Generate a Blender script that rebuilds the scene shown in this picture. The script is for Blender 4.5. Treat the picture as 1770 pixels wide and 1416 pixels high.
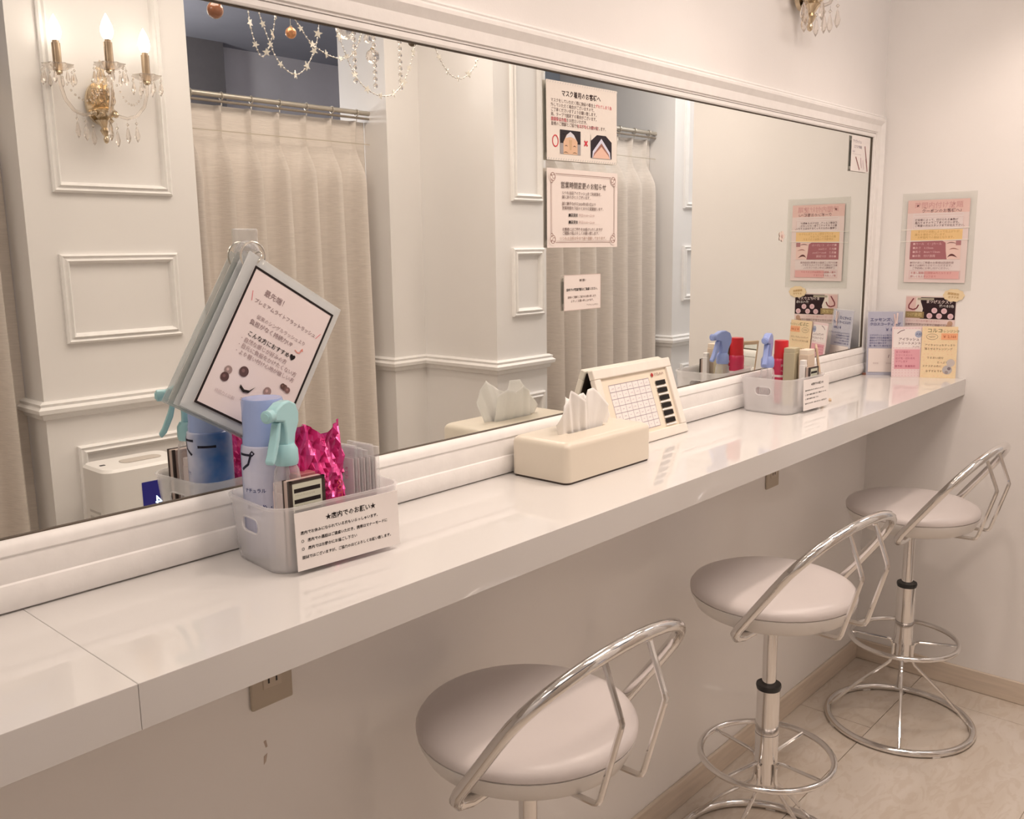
import bpy, bmesh, math, random
from mathutils import Vector, Matrix
random.seed(7)
for o in list(bpy.data.objects): bpy.data.objects.remove(o)
scene = bpy.context.scene
COL = scene.collection
PI = math.pi
CT = 1.013                    # height of the counter top above the floor
CEIL = CT + 1.45

# ------------------------------------------------------------------ camera
YAW, PITCH, ROLL = 0.7368, -0.175, -0.0134
_f = Vector((math.cos(YAW)*math.cos(PITCH), math.sin(YAW)*math.cos(PITCH), math.sin(PITCH)))
_r = Vector((math.sin(YAW), -math.cos(YAW), 0)); _u = _r.cross(_f)
_r2 = math.cos(ROLL)*_r + math.sin(ROLL)*_u; _u2 = -math.sin(ROLL)*_r + math.cos(ROLL)*_u
cam = bpy.data.objects.new('camera', bpy.data.cameras.new('camera')); COL.objects.link(cam)
cam.data.sensor_width = 36; cam.data.sensor_fit = 'HORIZONTAL'; cam.data.lens = 36*1578.4/1770
cam.data.clip_start = 0.02
cam.matrix_world = Matrix(((_r2.x,_u2.x,-_f.x,-3.0399),(_r2.y,_u2.y,-_f.y,-1.1419),(_r2.z,_u2.z,-_f.z,CT+0.4203),(0,0,0,1)))
scene.camera = cam

# ------------------------------------------------------------------ world, exposure
w = bpy.data.worlds.new('world'); scene.world = w; w.use_nodes = True
w.node_tree.nodes['Background'].inputs[0].default_value = (0.9,0.8,0.72,1)
w.node_tree.nodes['Background'].inputs[1].default_value = 0.3
vs = scene.view_settings
vs.view_transform = 'Standard'; vs.look = 'None'; vs.gamma = 1; vs.use_curve_mapping = False
vs.exposure = 0.10
# lamps, warm panels among them added as fill: (x, y, watts, colour)
WARM = (1.0, 0.83, 0.72); COOL = (0.96, 0.95, 1.0); SOFT = (1.0, 0.93, 0.91)
PANELS = [(-0.95,-0.95,5.2,WARM), (-1.80,-0.95,4.2,WARM), (-2.95,-0.95,2.2,WARM), (-4.0,-0.90,2.5,WARM), (0.36,-0.74,6.5,SOFT), (1.6,-0.60,6,COOL)]
SPOTS = [(-0.42,-0.56,15.5,WARM), (-1.22,-0.54,16.5,WARM), (-2.02,-0.54,13.5,WARM), (-2.90,-0.56,5,WARM)]
BULB = 5.0                   # candle bulb emission strength

# ------------------------------------------------------------------ materials
MATS = {}
def mat(name, col, rough=0.5, metal=0.0, noise=0.0, nscale=20.0, bump=0.0, bscale=60.0, spec=0.5, coat=0.0, alpha=None, emit=None, estr=0.0, stretch=None):
    if name in MATS: return MATS[name]
    m = bpy.data.materials.new(name); m.use_nodes = True; MATS[name] = m
    nt = m.node_tree; b = nt.nodes['Principled BSDF']
    b.inputs['Base Color'].default_value = (*col,1); b.inputs['Roughness'].default_value = rough
    b.inputs['Metallic'].default_value = metal; b.inputs['Specular IOR Level'].default_value = spec
    b.inputs['Coat Weight'].default_value = coat; b.inputs['Coat Roughness'].default_value = 0.08
    tc = nt.nodes.new('ShaderNodeTexCoord'); mp = nt.nodes.new('ShaderNodeMapping'); nt.links.new(tc.outputs['Object'], mp.inputs['Vector'])
    if stretch: mp.inputs['Scale'].default_value = stretch
    if noise:
        n = nt.nodes.new('ShaderNodeTexNoise'); n.inputs['Scale'].default_value = nscale; n.inputs['Detail'].default_value = 5
        nt.links.new(mp.outputs['Vector'], n.inputs['Vector'])
        r = nt.nodes.new('ShaderNodeValToRGB')
        r.color_ramp.elements[0].position = 0.3; r.color_ramp.elements[1].position = 0.7
        r.color_ramp.elements[0].color = (*[max(0,c*(1-noise)) for c in col],1); r.color_ramp.elements[1].color = (*[min(1,c*(1+noise*0.6)) for c in col],1)
        nt.links.new(n.outputs['Fac'], r.inputs['Fac']); nt.links.new(r.outputs['Color'], b.inputs['Base Color'])
    if bump:
        n2 = nt.nodes.new('ShaderNodeTexNoise'); n2.inputs['Scale'].default_value = bscale; n2.inputs['Detail'].default_value = 4
        nt.links.new(mp.outputs['Vector'], n2.inputs['Vector'])
        bp = nt.nodes.new('ShaderNodeBump'); bp.inputs['Strength'].default_value = bump; bp.inputs['Distance'].default_value = 0.002
        nt.links.new(n2.outputs['Fac'], bp.inputs['Height']); nt.links.new(bp.outputs['Normal'], b.inputs['Normal'])
    if emit:
        b.inputs['Emission Color'].default_value = (*emit,1); b.inputs['Emission Strength'].default_value = estr
    if alpha is not None: b.inputs['Alpha'].default_value = alpha
    return m
def glassy(name, col=(1,1,1), clear=0.7, rough=0.05, body=(0.9,0.9,0.9)):
    """thin clear plastic / crystal: part see-through, part gloss and pale body"""
    if name in MATS: return MATS[name]
    m = bpy.data.materials.new(name); m.use_nodes = True; MATS[name] = m
    nt = m.node_tree; b = nt.nodes['Principled BSDF']; out = nt.nodes['Material Output']
    b.inputs['Base Color'].default_value = (*body,1); b.inputs['Roughness'].default_value = rough; b.inputs['Specular IOR Level'].default_value = 0.8
    t = nt.nodes.new('ShaderNodeBsdfTransparent'); t.inputs[0].default_value = (*col,1)
    lw = nt.nodes.new('ShaderNodeLayerWeight'); lw.inputs['Blend'].default_value = 0.35
    mr = nt.nodes.new('ShaderNodeMapRange'); mr.inputs[3].default_value = 1-clear; mr.inputs[4].default_value = min(1,(1-clear)+0.45)
    nt.links.new(lw.outputs['Facing'], mr.inputs[0])
    mx = nt.nodes.new('ShaderNodeMixShader'); nt.links.new(mr.outputs[0], mx.inputs[0])
    nt.links.new(t.outputs[0], mx.inputs[1]); nt.links.new(b.outputs[0], mx.inputs[2]); nt.links.new(mx.outputs[0], out.inputs[0])
    return m
def ink(c):
    return mat('ink_%02x%02x%02x' % tuple(int(max(0,min(1,k))*255) for k in c), c, 0.6, spec=0.2)
WALL = mat('wall_paint', (0.875,0.85,0.835), 0.55, noise=0.03, nscale=3, bump=0.08, bscale=220)
PANEL = mat('gloss_wall_panel', (0.92,0.90,0.885), 0.11, noise=0.02, nscale=2, spec=0.45)
PILLAR = mat('pillar_paint', (0.84,0.815,0.80), 0.45, noise=0.02, nscale=4)
TRIM = mat('white_trim', (0.875,0.855,0.84), 0.4, noise=0.03, nscale=40, bump=0.1, bscale=120)
CEILM = mat('ceiling_paint', (0.90,0.885,0.875), 0.7, noise=0.02)
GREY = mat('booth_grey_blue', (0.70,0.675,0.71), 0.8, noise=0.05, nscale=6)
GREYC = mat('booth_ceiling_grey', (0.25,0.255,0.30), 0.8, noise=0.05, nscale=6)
TILE = None
BASEB = mat('baseboard_wood', (0.70,0.60,0.50), 0.5, noise=0.10, nscale=6, stretch=(1,14,14))
COUNTER = mat('counter_gloss', (0.715,0.695,0.68), 0.05, noise=0.01, nscale=3, spec=0.6)
CHROME = mat('chrome', (0.78,0.765,0.755), 0.09, 1.0, noise=0.03, nscale=9)
DARKRUB = mat('black_plastic', (0.02,0.02,0.022), 0.4)
VINYL = mat('seat_vinyl', (0.70,0.645,0.63), 0.33, noise=0.03, nscale=8, bump=0.05, bscale=300)
SHELL = mat('seat_shell', (0.83,0.80,0.77), 0.3)
GOLD = mat('brass', (0.66,0.55,0.40), 0.22, 1.0, noise=0.2, nscale=60)
SLEEVE = mat('candle_sleeve', (0.50,0.38,0.27), 0.28, 0.85, noise=0.15, nscale=30)
def crystal(name,col,see):
    m = bpy.data.materials.new(name); m.use_nodes = True; nt = m.node_tree; out = nt.nodes['Material Output']
    g = nt.nodes.new('ShaderNodeBsdfGlass'); g.inputs['Color'].default_value=(*col,1); g.inputs['Roughness'].default_value=0.0; g.inputs['IOR'].default_value=1.52
    t = nt.nodes.new('ShaderNodeBsdfTransparent'); t.inputs[0].default_value=(*col,1)
    mx = nt.nodes.new('ShaderNodeMixShader'); mx.inputs[0].default_value=1-see
    nt.links.new(t.outputs[0],mx.inputs[1]); nt.links.new(g.outputs[0],mx.inputs[2]); nt.links.new(mx.outputs[0],out.inputs[0])
    return m
CRYSTAL = crystal('crystal',(0.98,0.96,0.94),0.35)
AMBER = crystal('amber_crystal',(0.98,0.91,0.80),0.3)
BULBM = mat('lit_bulb', (1,0.95,0.9), 0.4, emit=(1,0.90,0.78), estr=BULB)
LENS = mat('lamp_lens', (1,1,1), 0.4, emit=(1,0.88,0.76), estr=2)
CURT = mat('curtain_fabric', (0.75,0.685,0.63), 0.9, noise=0.07, nscale=90, bump=0.5, bscale=160, stretch=(0.25,0.25,3.0), spec=0.1)
RODM = mat('curtain_rod_metal', (0.50,0.46,0.40), 0.35, 0.6)
PAPER = mat('paper_white', (0.86,0.81,0.79), 0.6, noise=0.01)
def frosted():
    m = bpy.data.materials.new('frosted_plastic'); m.use_nodes = True; MATS['frosted_plastic'] = m
    nt = m.node_tree; b = nt.nodes['Principled BSDF']; out = nt.nodes['Material Output']
    b.inputs['Base Color'].default_value = (0.97,0.955,0.955,1); b.inputs['Roughness'].default_value = 0.22
    tl = nt.nodes.new('ShaderNodeBsdfTranslucent'); tl.inputs[0].default_value = (0.95,0.94,0.95,1)
    tr = nt.nodes.new('ShaderNodeBsdfTransparent'); tr.inputs[0].default_value = (0.985,0.985,0.99,1)
    m1 = nt.nodes.new('ShaderNodeMixShader'); m1.inputs[0].default_value = 0.9; m2 = nt.nodes.new('ShaderNodeMixShader'); m2.inputs[0].default_value = 0.33
    nt.links.new(tl.outputs[0],m1.inputs[1]); nt.links.new(b.outputs[0],m1.inputs[2]); nt.links.new(tr.outputs[0],m2.inputs[1]); nt.links.new(m1.outputs[0],m2.inputs[2]); nt.links.new(m2.outputs[0],out.inputs[0])
    return m
FROST = frosted()
CLEAR = glassy('clear_plastic', (0.98,0.98,0.98), 0.86, 0.06, (0.9,0.9,0.92))
POUCH = glassy('laminate', (0.992,0.995,0.988), 0.965, 0.12, (0.86,0.85,0.83))
CREAM = mat('cream_plastic', (0.76,0.69,0.585), 0.28, noise=0.02, nscale=5)
TISSUE = mat('tissue_paper', (0.88,0.86,0.84), 0.9, bump=0.25, bscale=90, spec=0.1)
MIRROR = mat('mirror_silver', (0.89,0.912,0.885), 0.0, 1.0)

def floor_material():
    m = bpy.data.materials.new('floor_stone_vinyl'); m.use_nodes = True; nt = m.node_tree; b = nt.nodes['Principled BSDF']
    tc = nt.nodes.new('ShaderNodeTexCoord'); mp = nt.nodes.new('ShaderNodeMapping'); mp.inputs['Scale'].default_value = (1,2.2,1)
    nt.links.new(tc.outputs['Object'], mp.inputs['Vector'])
    oi = nt.nodes.new('ShaderNodeObjectInfo'); add = nt.nodes.new('ShaderNodeVectorMath'); add.operation = 'ADD'
    nt.links.new(mp.outputs[0], add.inputs[0]); nt.links.new(oi.outputs['Random'], add.inputs[1])
    n1 = nt.nodes.new('ShaderNodeTexNoise'); n1.inputs['Scale'].default_value = 2.6; n1.inputs['Detail'].default_value = 8; n1.inputs['Distortion'].default_value = 1.2
    n2 = nt.nodes.new('ShaderNodeTexNoise'); n2.inputs['Scale'].default_value = 9; n2.inputs['Detail'].default_value = 6; n2.inputs['Distortion'].default_value = 2.5
    for n in (n1,n2): nt.links.new(add.outputs[0], n.inputs['Vector'])
    r = nt.nodes.new('ShaderNodeValToRGB'); e = r.color_ramp.elements
    e[0].position = .3; e[0].color = (0.61,0.53,0.45,1); e[1].position = .7; e[1].color = (0.70,0.635,0.57,1)
    e.new(.5).color = (0.66,0.59,0.515,1)
    r2 = nt.nodes.new('ShaderNodeValToRGB'); q = r2.color_ramp.elements
    q[0].position = .42; q[0].color = (.72,.62,.52,1); q[1].position = .5; q[1].color = (1,1,1,1)
    mx = nt.nodes.new('ShaderNodeMix'); mx.data_type = 'RGBA'; mx.blend_type = 'MULTIPLY'; mx.inputs[0].default_value = .22
    nt.links.new(n1.outputs['Fac'], r.inputs['Fac']); nt.links.new(n2.outputs['Fac'], r2.inputs['Fac'])
    nt.links.new(r.outputs[0], mx.inputs[6]); nt.links.new(r2.outputs[0], mx.inputs[7]); nt.links.new(mx.outputs[2], b.inputs['Base Color'])
    b.inputs['Roughness'].default_value = 0.38
    return m
TILE = floor_material()

# ------------------------------------------------------------------ mesh helpers
def T(x=0,y=0,z=0): return Matrix.Translation((x,y,z))
def RX(a): return Matrix.Rotation(a,4,'X')
def RY(a): return Matrix.Rotation(a,4,'Y')
def RZ(a): return Matrix.Rotation(a,4,'Z')
class MB:
    def __init__(s): s.v=[]; s.f=[]; s.m=[]
    def add(s, vs_, fs, mi=0, M=None):
        b=len(s.v)
        for p in vs_:
            p=Vector(p); s.v.append(tuple(M@p) if M is not None else tuple(p))
        for f in fs: s.f.append(tuple(i+b for i in f)); s.m.append(mi)
        return s
    def box(s,x0,x1,y0,y1,z0,z1,mi=0,M=None):
        return s.add([(x0,y0,z0),(x1,y0,z0),(x1,y1,z0),(x0,y1,z0),(x0,y0,z1),(x1,y0,z1),(x1,y1,z1),(x0,y1,z1)],
                     [(0,3,2,1),(4,5,6,7),(0,1,5,4),(1,2,6,5),(2,3,7,6),(3,0,4,7)],mi,M)
    def loft(s,rings,cap0=True,cap1=True,mi=0,M=None):
        n=len(rings[0]); vs_=[p for r in rings for p in r]; fs=[]
        for k in range(len(rings)-1):
            for i in range(n):
                j=(i+1)%n; fs.append((k*n+i,k*n+j,(k+1)*n+j,(k+1)*n+i))
        if cap0: fs.append(tuple(reversed(range(n))))
        if cap1: fs.append(tuple((len(rings)-1)*n+i for i in range(n)))
        return s.add(vs_,fs,mi,M)
    def lathe(s,prof,n=24,mi=0,M=None):
        rings=[[(r*math.cos(2*PI*i/n),r*math.sin(2*PI*i/n),z) for i in range(n)] for r,z in prof]
        return s.loft(rings,prof[0][0]>1e-6,prof[-1][0]>1e-6,mi,M)
    def cyl(s,r,z0,z1,n=20,mi=0,M=None): return s.lathe([(r,z0),(r,z1)],n,mi,M)
    def tube(s,path,r,n=10,closed=False,mi=0,M=None):
        P=[Vector(p) for p in path]; k=len(P); rings=[]; nrm=None
        for i in range(k):
            a=P[(i-1)%k] if (closed or i>0) else P[i]; b=P[(i+1)%k] if (closed or i<k-1) else P[i]
            t=(b-a).normalized()
            if nrm is None:
                nrm=t.orthogonal().normalized()
            nrm=(nrm-t*nrm.dot(t)).normalized(); bn=t.cross(nrm)
            rr=r[i] if isinstance(r,(list,tuple)) else r
            rings.append([tuple(P[i]+rr*(math.cos(2*PI*j/n)*nrm+math.sin(2*PI*j/n)*bn)) for j in range(n)])
        if closed:
            vs_=[p for q in rings for p in q]; fs=[]
            # align the seam
            best=min(range(n),key=lambda o:sum((Vector(rings[-1][j])-Vector(rings[0][(j+o)%n])).length for j in range(n)))
            for q in range(k):
                q2=(q+1)%k; o=best if q2==0 else 0
                for i in range(n):
                    j=(i+1)%n; fs.append((q*n+i,q*n+j,q2*n+(j+o)%n,q2*n+(i+o)%n))
            return s.add(vs_,fs,mi,M)
        return s.loft(rings,True,True,mi,M)
    def ring(s,R,r,z=0,N=48,n=10,mi=0,M=None):
        return s.tube([(R*math.cos(2*PI*i/N),R*math.sin(2*PI*i/N),z) for i in range(N)],r,n,True,mi,M)
    def prism(s,poly,y0,y1,mi=0,M=None):
        """poly in (x,z), extruded along y"""
        n=len(poly); vs_=[(x,y0,z) for x,z in poly]+[(x,y1,z) for x,z in poly]
        fs=[tuple(range(n)),tuple(reversed(range(n,2*n)))]+[(i,(i+n),((i+1)%n+n),(i+1)%n) for i in range(n)]
        return s.add(vs_,fs,mi,M)
    def ball(s,c,r,n=12,mi=0,M=None,sz=1.0):
        prof=[(r*math.sin(PI*i/(n//2+2)),-r*sz*math.cos(PI*i/(n//2+2))) for i in range(n//2+3)]
        prof[0]=(0,-r*sz); prof[-1]=(0,r*sz)
        prof=[(max(a,1e-5),b) for a,b in prof]
        M2=T(*c) if M is None else M@T(*c)
        return s.lathe(prof,n,mi,M2)
    def grid(s,nx,ny,fn,mi=0,M=None):
        vs_=[fn(i/nx,j/ny) for j in range(ny+1) for i in range(nx+1)]
        fs=[(j*(nx+1)+i,j*(nx+1)+i+1,(j+1)*(nx+1)+i+1,(j+1)*(nx+1)+i) for j in range(ny) for i in range(nx)]
        return s.add(vs_,fs,mi,M)
    def build(s,name,mats,parent=None,smooth=40,bevel=None,loc=None,seg=2,fix=True):
        me=bpy.data.meshes.new(name); me.from_pydata(s.v,[],s.f)
        if not isinstance(mats,(list,tuple)): mats=[mats]
        for m in mats: me.materials.append(m)
        me.polygons.foreach_set('material_index',s.m)
        if fix:
            bm=bmesh.new(); bm.from_mesh(me); bmesh.ops.recalc_face_normals(bm,faces=bm.faces); bm.to_mesh(me); bm.free()
        if smooth:
            me.shade_smooth(); me.set_sharp_from_angle(angle=math.radians(smooth))
        me.update()
        o=bpy.data.objects.new(name,me); COL.objects.link(o)
        if parent: o.parent=parent
        if loc: o.location=loc
        if bevel:
            b=o.modifiers.new('bevel','BEVEL'); b.width=bevel; b.segments=seg; b.limit_method='ANGLE'; b.angle_limit=math.radians(50)
        return o
def rrect(w,d,r,z,n=5,cx=0,cy=0):
    pts=[]
    for (sx,sy,a0) in ((1,1,0),(-1,1,PI/2),(-1,-1,PI),(1,-1,1.5*PI)):
        for i in range(n+1):
            a=a0+i/n*PI/2; pts.append((cx+sx*(w/2-r)+r*math.cos(a),cy+sy*(d/2-r)+r*math.sin(a),z))
    return pts
def thing(name,label,cat,loc=(0,0,0),rz=0,group=None):
    o=bpy.data.objects.new(name,None); COL.objects.link(o); o.empty_display_size=.05
    o.location=loc; o.rotation_euler=(0,0,rz); o['label']=label; o['category']=cat
    if group: o['group']=group
    return o
def tag(o,label,cat,group=None):
    o['label']=label; o['category']=cat
    if group: o['group']=group
    return o
def struct(o,label=None):
    o['kind']='structure'
    if label: o['label']=label
    return o
def copy_tree(root,loc=None,rz=None,label=None):
    def rec(o,par):
        c=o.copy(); COL.objects.link(c); c.parent=par
        for ch in o.children: rec(ch,c)
        return c
    r=rec(root,None)
    if loc: r.location=loc
    if rz is not None: r.rotation_euler=(0,0,rz)
    if label: r['label']=label
    return r
# lettering -------------------------------------------------------------
_cu=bpy.data.curves.new('lettering_curve','FONT'); _cu.resolution_u=1
_to=bpy.data.objects.new('lettering_source',_cu); COL.objects.link(_to)
def glyphs(body,size,bold=0.0,align='LEFT',space=1.0):
    _cu.body=body; _cu.size=size; _cu.offset=bold*size; _cu.align_x=align; _cu.space_character=space
    me=bpy.data.meshes.new_from_object(_to)
    vs_=[tuple(v.co) for v in me.vertices]; fs=[tuple(p.vertices) for p in me.polygons]
    bpy.data.meshes.remove(me); return vs_,fs
class Print:
    """flat print on a sheet: u to the viewer's right, v up, on the local -y side"""
    def __init__(s,y=0.0): s.mb=MB(); s.mats=[]; s.y=y; s.layer=0
    def mi(s,c):
        m=ink(c)
        if m not in s.mats: s.mats.append(m)
        return s.mats.index(m)
    hold=False
    def yy(s):
        if not s.hold: s.layer+=1
        return s.y-(0.00025+0.00003*s.layer)
    def poly(s,pts,c):
        y=s.yy(); s.mb.add([(u,y,v) for u,v in pts],[tuple(range(len(pts)))],s.mi(c))
    def rect(s,u0,v0,u1,v1,c): s.poly([(u0,v0),(u1,v0),(u1,v1),(u0,v1)],c)
    def frame(s,u0,v0,u1,v1,t,c):
        s.rect(u0,v0,u1,v0+t,c); s.rect(u0,v1-t,u1,v1,c); s.rect(u0,v0,u0+t,v1,c); s.rect(u1-t,v0,u1,v1,c)
    def disc(s,u,v,r,c,ry=None,n=20):
        ry=ry or r; s.poly([(u+r*math.cos(2*PI*i/n),v+ry*math.sin(2*PI*i/n)) for i in range(n)],c)
    def ringd(s,u,v,r,t,c,ry=None,n=20):
        ry=ry or r; y=s.yy()
        a=[(u+r*math.cos(2*PI*i/n),y,v+ry*math.sin(2*PI*i/n)) for i in range(n)]; b=[(u+(r-t)*math.cos(2*PI*i/n),y,v+(ry-t)*math.sin(2*PI*i/n)) for i in range(n)]
        s.mb.add(a+b,[(i,(i+1)%n,n+(i+1)%n,n+i) for i in range(n)],s.mi(c))
    def stroke(s,pts,w,c):
        for (a,b) in zip(pts[:-1],pts[1:]):
            d=Vector((b[0]-a[0],b[1]-a[1])); 
            if d.length<1e-9: continue
            q=Vector((-d.y,d.x)).normalized()*w/2
            s.poly([(a[0]-q.x,a[1]-q.y),(b[0]-q.x,b[1]-q.y),(b[0]+q.x,b[1]+q.y),(a[0]+q.x,a[1]+q.y)],c)
    def lash(s,u,v,wd,ht,c):
        n=8; top=[(u-wd/2+wd*i/n, v+ht*math.sin(PI*(i/n)**.8)) for i in range(n+1)]; bot=[(u-wd/2+wd*i/n, v+ht*.45*math.sin(PI*(i/n)**.8)) for i in range(n,-1,-1)]
        s.poly(top+bot[1:-1],c)
    def text(s,body,u,v,size,c,bold=0.0,align='LEFT',rot=0,space=1.0):
        vs_,fs=glyphs(body,size,bold,align,space); y=s.yy(); ca,sa=math.cos(rot),math.sin(rot)
        s.mb.add([(u+x*ca-z*sa,y,v+x*sa+z*ca) for x,z,_ in vs_],fs,s.mi(c))
    def build(s,name,parent): return s.mb.build(name,s.mats,parent,smooth=0,fix=False)

# ------------------------------------------------------------------ the setting
def wallbox(name,label,m,*boxes):
    mb=MB()
    for b in boxes: mb.box(*b)
    return struct(mb.build(name,m,smooth=0),label)
XL,XR = -4.6, 2.4
wallbox('wall_front','pink-white painted wall around the long framed mirror',WALL,
        (XL,XR,0,0.10,CT+0.76,CEIL),(-0.06,XR,0,0.10,CT-0.02,CT+0.76),(XL,-3.95,0,0.10,CT-0.02,CT+0.76),(-3.95,-0.06,0.03,0.10,CT-0.02,CT+0.76),(-3.95,-0.06,0.0,0.03,CT-0.02,CT+0.06))
wallbox('wall_lower','glossy pale wall panel below the white counter',PANEL,(XL,0,0,0.10,0,CT-0.02))
wallbox('wall_right','pink-white partition wall at the end of the counter',WALL,(0,0.09,-0.675,0,0,CEIL))
wallbox('wall_left','plain wall closing the left end of the room',WALL,(XL-0.1,XL,-3.3,0.1,0,CEIL))
wallbox('wall_end','plain wall beyond the partition',WALL,(XR,XR+0.1,-3.3,0.1,0,CEIL))
wallbox('wall_back','grey-blue back wall of the treatment booth',GREY,(XL,XR,-3.31,-3.21,0,CEIL),(-0.44,-0.43,-3.21,-3.209,0,CEIL))
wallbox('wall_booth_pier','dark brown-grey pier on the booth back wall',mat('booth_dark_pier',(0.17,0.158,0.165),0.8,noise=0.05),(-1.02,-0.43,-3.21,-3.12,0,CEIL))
wallbox('wall_booth','grey-blue booth dividing wall',GREY,(0.44,0.52,-3.21,-1.95,0,CEIL))
wallbox('wall_booth_far','blue-grey wall behind the second curtain',mat('booth_blue',(0.36,0.41,0.50),0.8,noise=0.05,nscale=6),(-0.50,2.4,-1.95,-1.88,0,CEIL))
wallbox('ceiling','pale painted ceiling',CEILM,(XL,XR,-1.72,0.1,CEIL,CEIL+0.1))
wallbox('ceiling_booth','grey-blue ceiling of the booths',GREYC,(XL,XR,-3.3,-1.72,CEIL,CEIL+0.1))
# floor: sub-floor with separate stone-look tiles
fl=MB(); fl.box(XL-0.1,XR+0.1,-3.3,0.1,-0.06,-0.004)
floor=struct(fl.build('floor',mat('floor_joint',(0.60,0.51,0.43),0.7,noise=0.05),smooth=0),'pale beige stone-look tile floor')
tw,td=0.9,0.45; tm=MB(); g=0.0012
tm.box(-tw/2+g,tw/2-g,-td/2+g,td/2-g,-0.004,0.0); tile0=None
ys=[-0.23+td*0.5-td*k for k in range(0,8)]
for j,yc in enumerate(ys):
    off=(0.31 if j%2 else 0.0)
    for i in range(9):
        xc=XL+0.1+tw*i+off
        if tile0 is None:
            tile0=tm.build('floor_tile',TILE,floor,smooth=0); o=tile0
        else:
            o=tile0.copy(); COL.objects.link(o); o.parent=floor
        o.location=(xc,yc,random.uniform(-0.0002,0.0002))
BASEB2 = mat('baseboard_wood_side', (0.70,0.60,0.50), 0.5, noise=0.10, nscale=6, stretch=(14,1,14))
def baseboard(name,x0,x1,y0,y1):
    mb=MB(); mb.box(x0,x1,y0,y1,0,0.072); return struct(mb.build(name,BASEB if x1-x0>y1-y0 else BASEB2,bevel=0.003,smooth=0),'pale wood-look baseboard')
sm=MB(); sm.prism([(-2.352,CT-0.312),(-2.348,CT-0.311),(-2.346,CT-0.322),(-2.349,CT-0.323)],-0.0006,0.0); sm.prism([(-2.353,CT-0.336),(-2.347,CT-0.333),(-2.350,CT-0.345),(-2.354,CT-0.349)],-0.0006,0.0)
sm.build('scuff_mark',mat('scuff',(0.55,0.45,0.39),0.6),bpy.data.objects['wall_lower'],smooth=0)
baseboard('baseboard_front',XL,-0.010,-0.010,0)
baseboard('baseboard_right',-0.010,0,-0.675,-0.0)

# pillars on the far side, seen in the mirror -----------------------------
def molding(parent,x0,x1,z0,z1,y,s=1):
    """raised picture-frame moulding on a face at depth y that looks to +y"""
    prof=[(0,0),(0.0,0.010),(0.006,0.014),(0.012,0.010),(0.015,0.010),(0.020,0.016),(0.026,0.010),(0.030,0)]
    rings=[]
    for (ix,iz) in ((0,0),(1,0),(1,1),(0,1)):
        rings.append([((x1-d if ix else x0+d), y+h, (z1-d if iz else z0+d)) for d,h in prof])
    mb=MB(); n=len(prof); vs_=[p for r in rings for p in r]; fs=[]
    for k in range(4):
        k2=(k+1)%4
        for i in range(n-1): fs.append((k*n+i,k*n+i+1,k2*n+i+1,k2*n+i))
    mb.add(vs_,fs); return mb.build('panel_molding',TRIM,parent,smooth=0)
def rail(parent,path,y_out=0.026):
    """chair rail swept along a plan path (outer side is to the left of the path)"""
    prof=[(0,-0.028),(0.010,-0.024),(0.012,-0.012),(0.024,-0.006),(0.026,0.006),(0.016,0.014),(0.018,0.022),(0.008,0.028),(0,0.028)]
    P=[Vector((a,b,0)) for a,b in path]; rings=[]
    for i,p in enumerate(P):
        d=[]
        if i>0: d.append((P[i]-P[i-1]).normalized())
        if i<len(P)-1: d.append((P[i+1]-P[i]).normalized())
        ns=[Vector((t.y,-t.x,0)) for t in d]
        nn=sum(ns,Vector((0,0,0))); nn=nn/nn.length; sc=1/max(0.3,nn.dot(ns[0]))
        rings.append([tuple(p+nn*sc*h+Vector((0,0,CT-0.03+z))) for h,z in prof])
    mb=MB(); mb.loft(rings); return mb.build('chair_rail',TRIM,parent,smooth=30)
ZU0,ZU1=CT+0.595,CT+1.33; ZM0,ZM1=CT+0.16,CT+0.42; ZL0,ZL1=0.14,CT-0.147
def pillar(label,boxes,panels,railpath):
    mb=MB()
    for b in boxes: mb.box(*b,0,CEIL)
    p=struct(mb.build('pillar',PILLAR,smooth=0),label)
    for (x0,x1,y) in panels:
        for (z0,z1) in ((ZU0,ZU1),(ZM0,ZM1),(ZL0,ZL1)): molding(p,x0,x1,z0,z1,y)
    rail(p,railpath)
    return p
Y1,Y2=-1.60,-1.20
pillar('white pillar with panel mouldings carrying the candle sconce',[(-2.015,-1.485,-1.82,Y1)],[(-1.935,-1.573,Y1)],[(-1.485,-1.80),(-1.485,Y1),(-2.015,Y1),(-2.015,-1.80)])
pillar('stepped white pillar between the two curtains',[(-0.682,-0.505,-1.88,Y1),(-0.515,-0.222,-1.88,Y2)],[(-0.427,-0.243,Y2)],
       [(-0.222,-1.60),(-0.222,Y2),(-0.515,Y2),(-0.515,Y1),(-0.682,Y1),(-0.682,-1.80)])
pillar('white pillar beyond the partition at the second curtain',[(0.706,1.40,-1.88,Y2)],[(0.788,1.31,Y2)],[(1.40,-1.6),(1.40,Y2),(0.706,Y2),(0.706,-1.6)])

# ------------------------------------------------------------------ counter
ct=thing('counter','long glossy white counter shelf fixed below the mirror','counter',(0,0,CT))
for (x0,x1) in ((XL,-2.66615),(-2.66565,-0.001)):
    mb=MB(); mb.box(x0,x1,-0.2975,-0.0005,-0.050,0); mb.build('counter_slab',COUNTER,ct,bevel=0.0007,smooth=0)
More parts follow.
